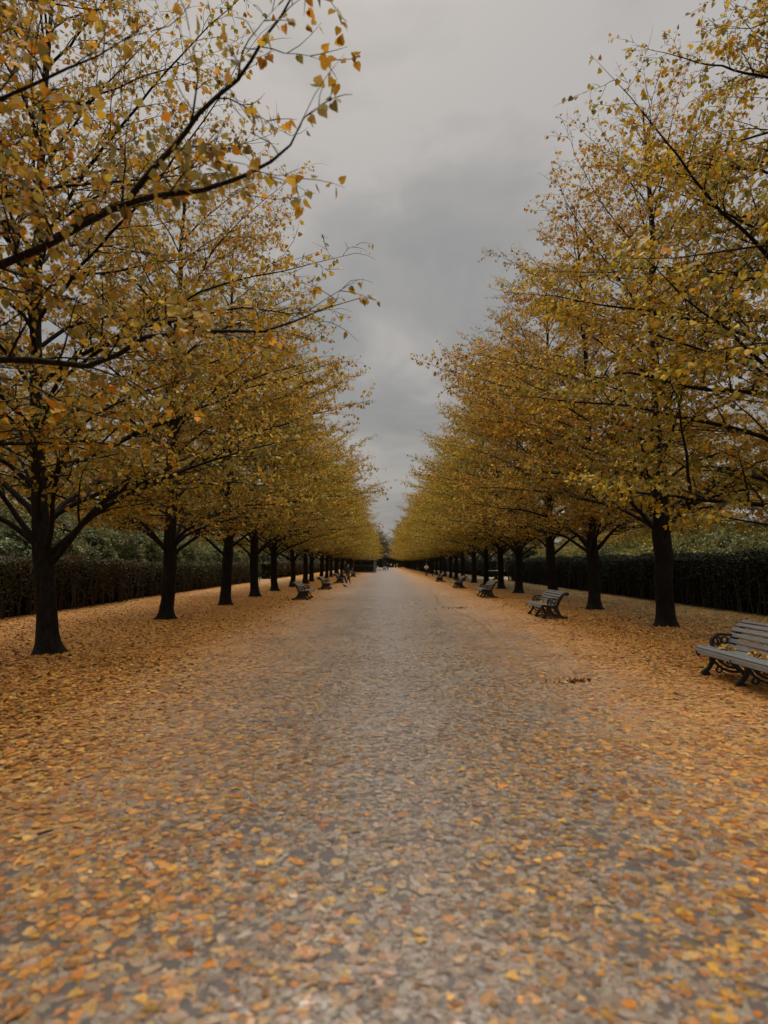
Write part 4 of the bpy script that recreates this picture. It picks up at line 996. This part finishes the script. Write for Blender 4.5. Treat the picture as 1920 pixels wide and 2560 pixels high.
# hunched seated figure
person((-3.70, 50.95, -0.40), PI / 2, 1.66, dict(pelvis=(0, 0, .92), waist=(0, -.05, 1.06), chest=(0, -.17, 1.22), neckb=(0, -.25, 1.31), neck=(0, -.28, 1.36), head=(0, -.33, 1.42), crown=(0, -.34, 1.51),
       shR=(-.17, -.18, 1.28), shL=(.17, -.18, 1.28), elR=(-.22, -.22, 1.02), elL=(.22, -.22, 1.02), wrR=(-.06, -.42, 1.00), wrL=(.06, -.42, 1.02),
       hipR=(-.09, -.04, .90), hipL=(.09, -.04, .90), knR=(-.11, -.46, .93), knL=(.11, -.46, .93), anR=(-.11, -.48, .52), anL=(.11, -.44, .52), toeR=(-.11, -.64, .46), toeL=(.11, -.60, .46)),
       M_BLACKC, M_BLACKC, 'hunched person in dark clothes and grey hair sitting on a bench', hair=M_GREYC)
person((0.85, 140, 0), 0.0, 1.80, dict(anL=(.10, .05, .09), knR=(-.09, -.07, .49)), M_BLACKC, M_BLACKC, 'distant person all in black on the open path beyond the white bench', long_coat=True)
person((2.45, 212, 0), 0.3, 1.70, dict(), M_CREAM, M_BLACKC, 'tiny person in a pale top and dark trousers at the far end of the path')
person((3.65, 209, 0), -0.4, 1.25, dict(), M_CREAM, M_CREAM, 'tiny child dressed in white near the far end bench')
person((4.42, 205.5, 0), 0.8, 1.72, dict(), M_PINK, M_PINK, 'tiny person in pale pink beside the bench at the far end')

t = empty('pigeon', (-2.62, 40.6, 0), R(200)); tag(t, 'dark pigeon standing on the leaves by the path edge', 'bird')
skinned('body', [((0, 0, .14), (.055, .06)), ((.07, 0, .17), (.05, .05)), ((.11, 0, .215), .028), ((.135, 0, .245), .026), ((.165, 0, .24), .008), ((-.09, 0, .10), (.035, .03)), ((-.20, 0, .055), (.03, .012))],
        [(0, 1), (1, 2), (2, 3), (3, 4), (0, 5), (5, 6)], M_BIRD, t)
for sy in (-1, 1):
    m = MB(); m.tubes([[(0.02, sy * .022, .10), (0.015, sy * .024, .05), (0.02, sy * .024, .004)]], [[.012, .005, .005]], 6, ref=(1, 0, 0)); m.box((0.03, sy * .024, .004), (.045, .022, .008))
    obj('leg', m.mesh('pigeon_leg', M_BIRD), t)
    skinned('wing', [((.06, sy * .048, .165), (.03, .012)), ((-.03, sy * .056, .14), (.04, .012)), ((-.14, sy * .03, .085), (.018, .008))], [(0, 1), (1, 2)], M_BIRD, t)

# ------------------------------------------------------------------ world, sun, camera
SUN_EL, SUN_AZ = R(58), R(-12)
w = bpy.data.worlds.new('World'); scene.world = w; w.use_nodes = True
nt = w.node_tree
for n in list(nt.nodes): nt.nodes.remove(n)
out = nt.nodes.new('ShaderNodeOutputWorld'); bg = nt.nodes.new('ShaderNodeBackground'); L(nt, bg.outputs[0], out.inputs[0])
sky = nt.nodes.new('ShaderNodeTexSky'); sky.sky_type = 'NISHITA'; sky.sun_disc = False
sky.sun_elevation = SUN_EL; sky.sun_rotation = SUN_AZ; sky.air_density = 1.5; sky.dust_density = 4.0
bg.inputs['Strength'].default_value = 0.1
tc = nt.nodes.new('ShaderNodeTexCoord')
sp = nt.nodes.new('ShaderNodeSeparateXYZ'); L(nt, tc.outputs['Generated'], sp.inputs[0])
# clouds on a flat deck: direction / (z + c)
den = math_n(nt, 'ADD', math_n(nt, 'MAXIMUM', sp.outputs[2], 0.0), 0.22)
cx = math_n(nt, 'DIVIDE', sp.outputs[0], den); cy = math_n(nt, 'DIVIDE', sp.outputs[1], den)
cv = nt.nodes.new('ShaderNodeCombineXYZ'); L(nt, cx, cv.inputs[0]); L(nt, cy, cv.inputs[1]); cv.inputs[2].default_value = 2.9
cn = nt.nodes.new('ShaderNodeTexNoise'); cn.inputs['Scale'].default_value = 1.7; cn.inputs['Detail'].default_value = 6; cn.inputs['Roughness'].default_value = 0.55; cn.inputs['Distortion'].default_value = 0.35
L(nt, cv.outputs[0], cn.inputs['Vector'])
cr = ramp(nt, cn.outputs['Fac'], [(0.34, (0.282, 0.283, 0.278)), (0.47, (0.335, 0.327, 0.314)), (0.60, (0.435, 0.413, 0.393))])
# brighter zenith of an overcast sky, boosted out of view as added light
zen = smooth(nt, sp.outputs[2], 0.70, 0.98)
gain = math_n(nt, 'MULTIPLY_ADD', zen, 125.0, math_n(nt, 'MULTIPLY_ADD', math_n(nt, 'MAXIMUM', sp.outputs[2], 0.0), 4.0, 8.1))
cs = nt.nodes.new('ShaderNodeVectorMath'); cs.operation = 'SCALE'; L(nt, cr.outputs[0], cs.inputs[0]); L(nt, gain, cs.inputs[3])
mixw = mixc(nt, 0.94, sky.outputs[0], cs.outputs[0])
L(nt, mixw, bg.inputs['Color'])

sl = bpy.data.lights.new('Sun', 'SUN'); sl.energy = 1.5; sl.angle = R(35); sl.color = (1.0, 0.95, 0.88)
so = bpy.data.objects.new('Sun', sl); COL.objects.link(so)
sd = Vector((math.sin(SUN_AZ) * math.cos(SUN_EL), math.cos(SUN_AZ) * math.cos(SUN_EL), math.sin(SUN_EL)))
so.rotation_euler = sd.to_track_quat('Z', 'Y').to_euler(); so.location = (0, 0, 30)

cam = bpy.data.cameras.new('Camera'); co = bpy.data.objects.new('Camera', cam); COL.objects.link(co)
co.location = (0, 0, 1.65); co.rotation_euler = (R(90) + math.atan(128 / 1500), 0, 0)
cam.sensor_fit = 'VERTICAL'; cam.sensor_height = 24; cam.sensor_width = 18; cam.lens = 24 * 1500 / 2560
cam.clip_start = 0.05; cam.clip_end = 4000
cam.dof.use_dof = True; cam.dof.focus_distance = 13; cam.dof.aperture_fstop = 14.06 / 21.0
scene.camera = co

scene.view_settings.view_transform = 'Standard'; scene.view_settings.look = 'None'
scene.view_settings.exposure = 0.0; scene.view_settings.gamma = 1.0
c = scene.cycles
c.max_bounces = 6; c.diffuse_bounces = 2; c.glossy_bounces = 2; c.transmission_bounces = 4; c.transparent_max_bounces = 4
c.caustics_reflective = False; c.caustics_refractive = False
print('denoise', c.use_denoising)
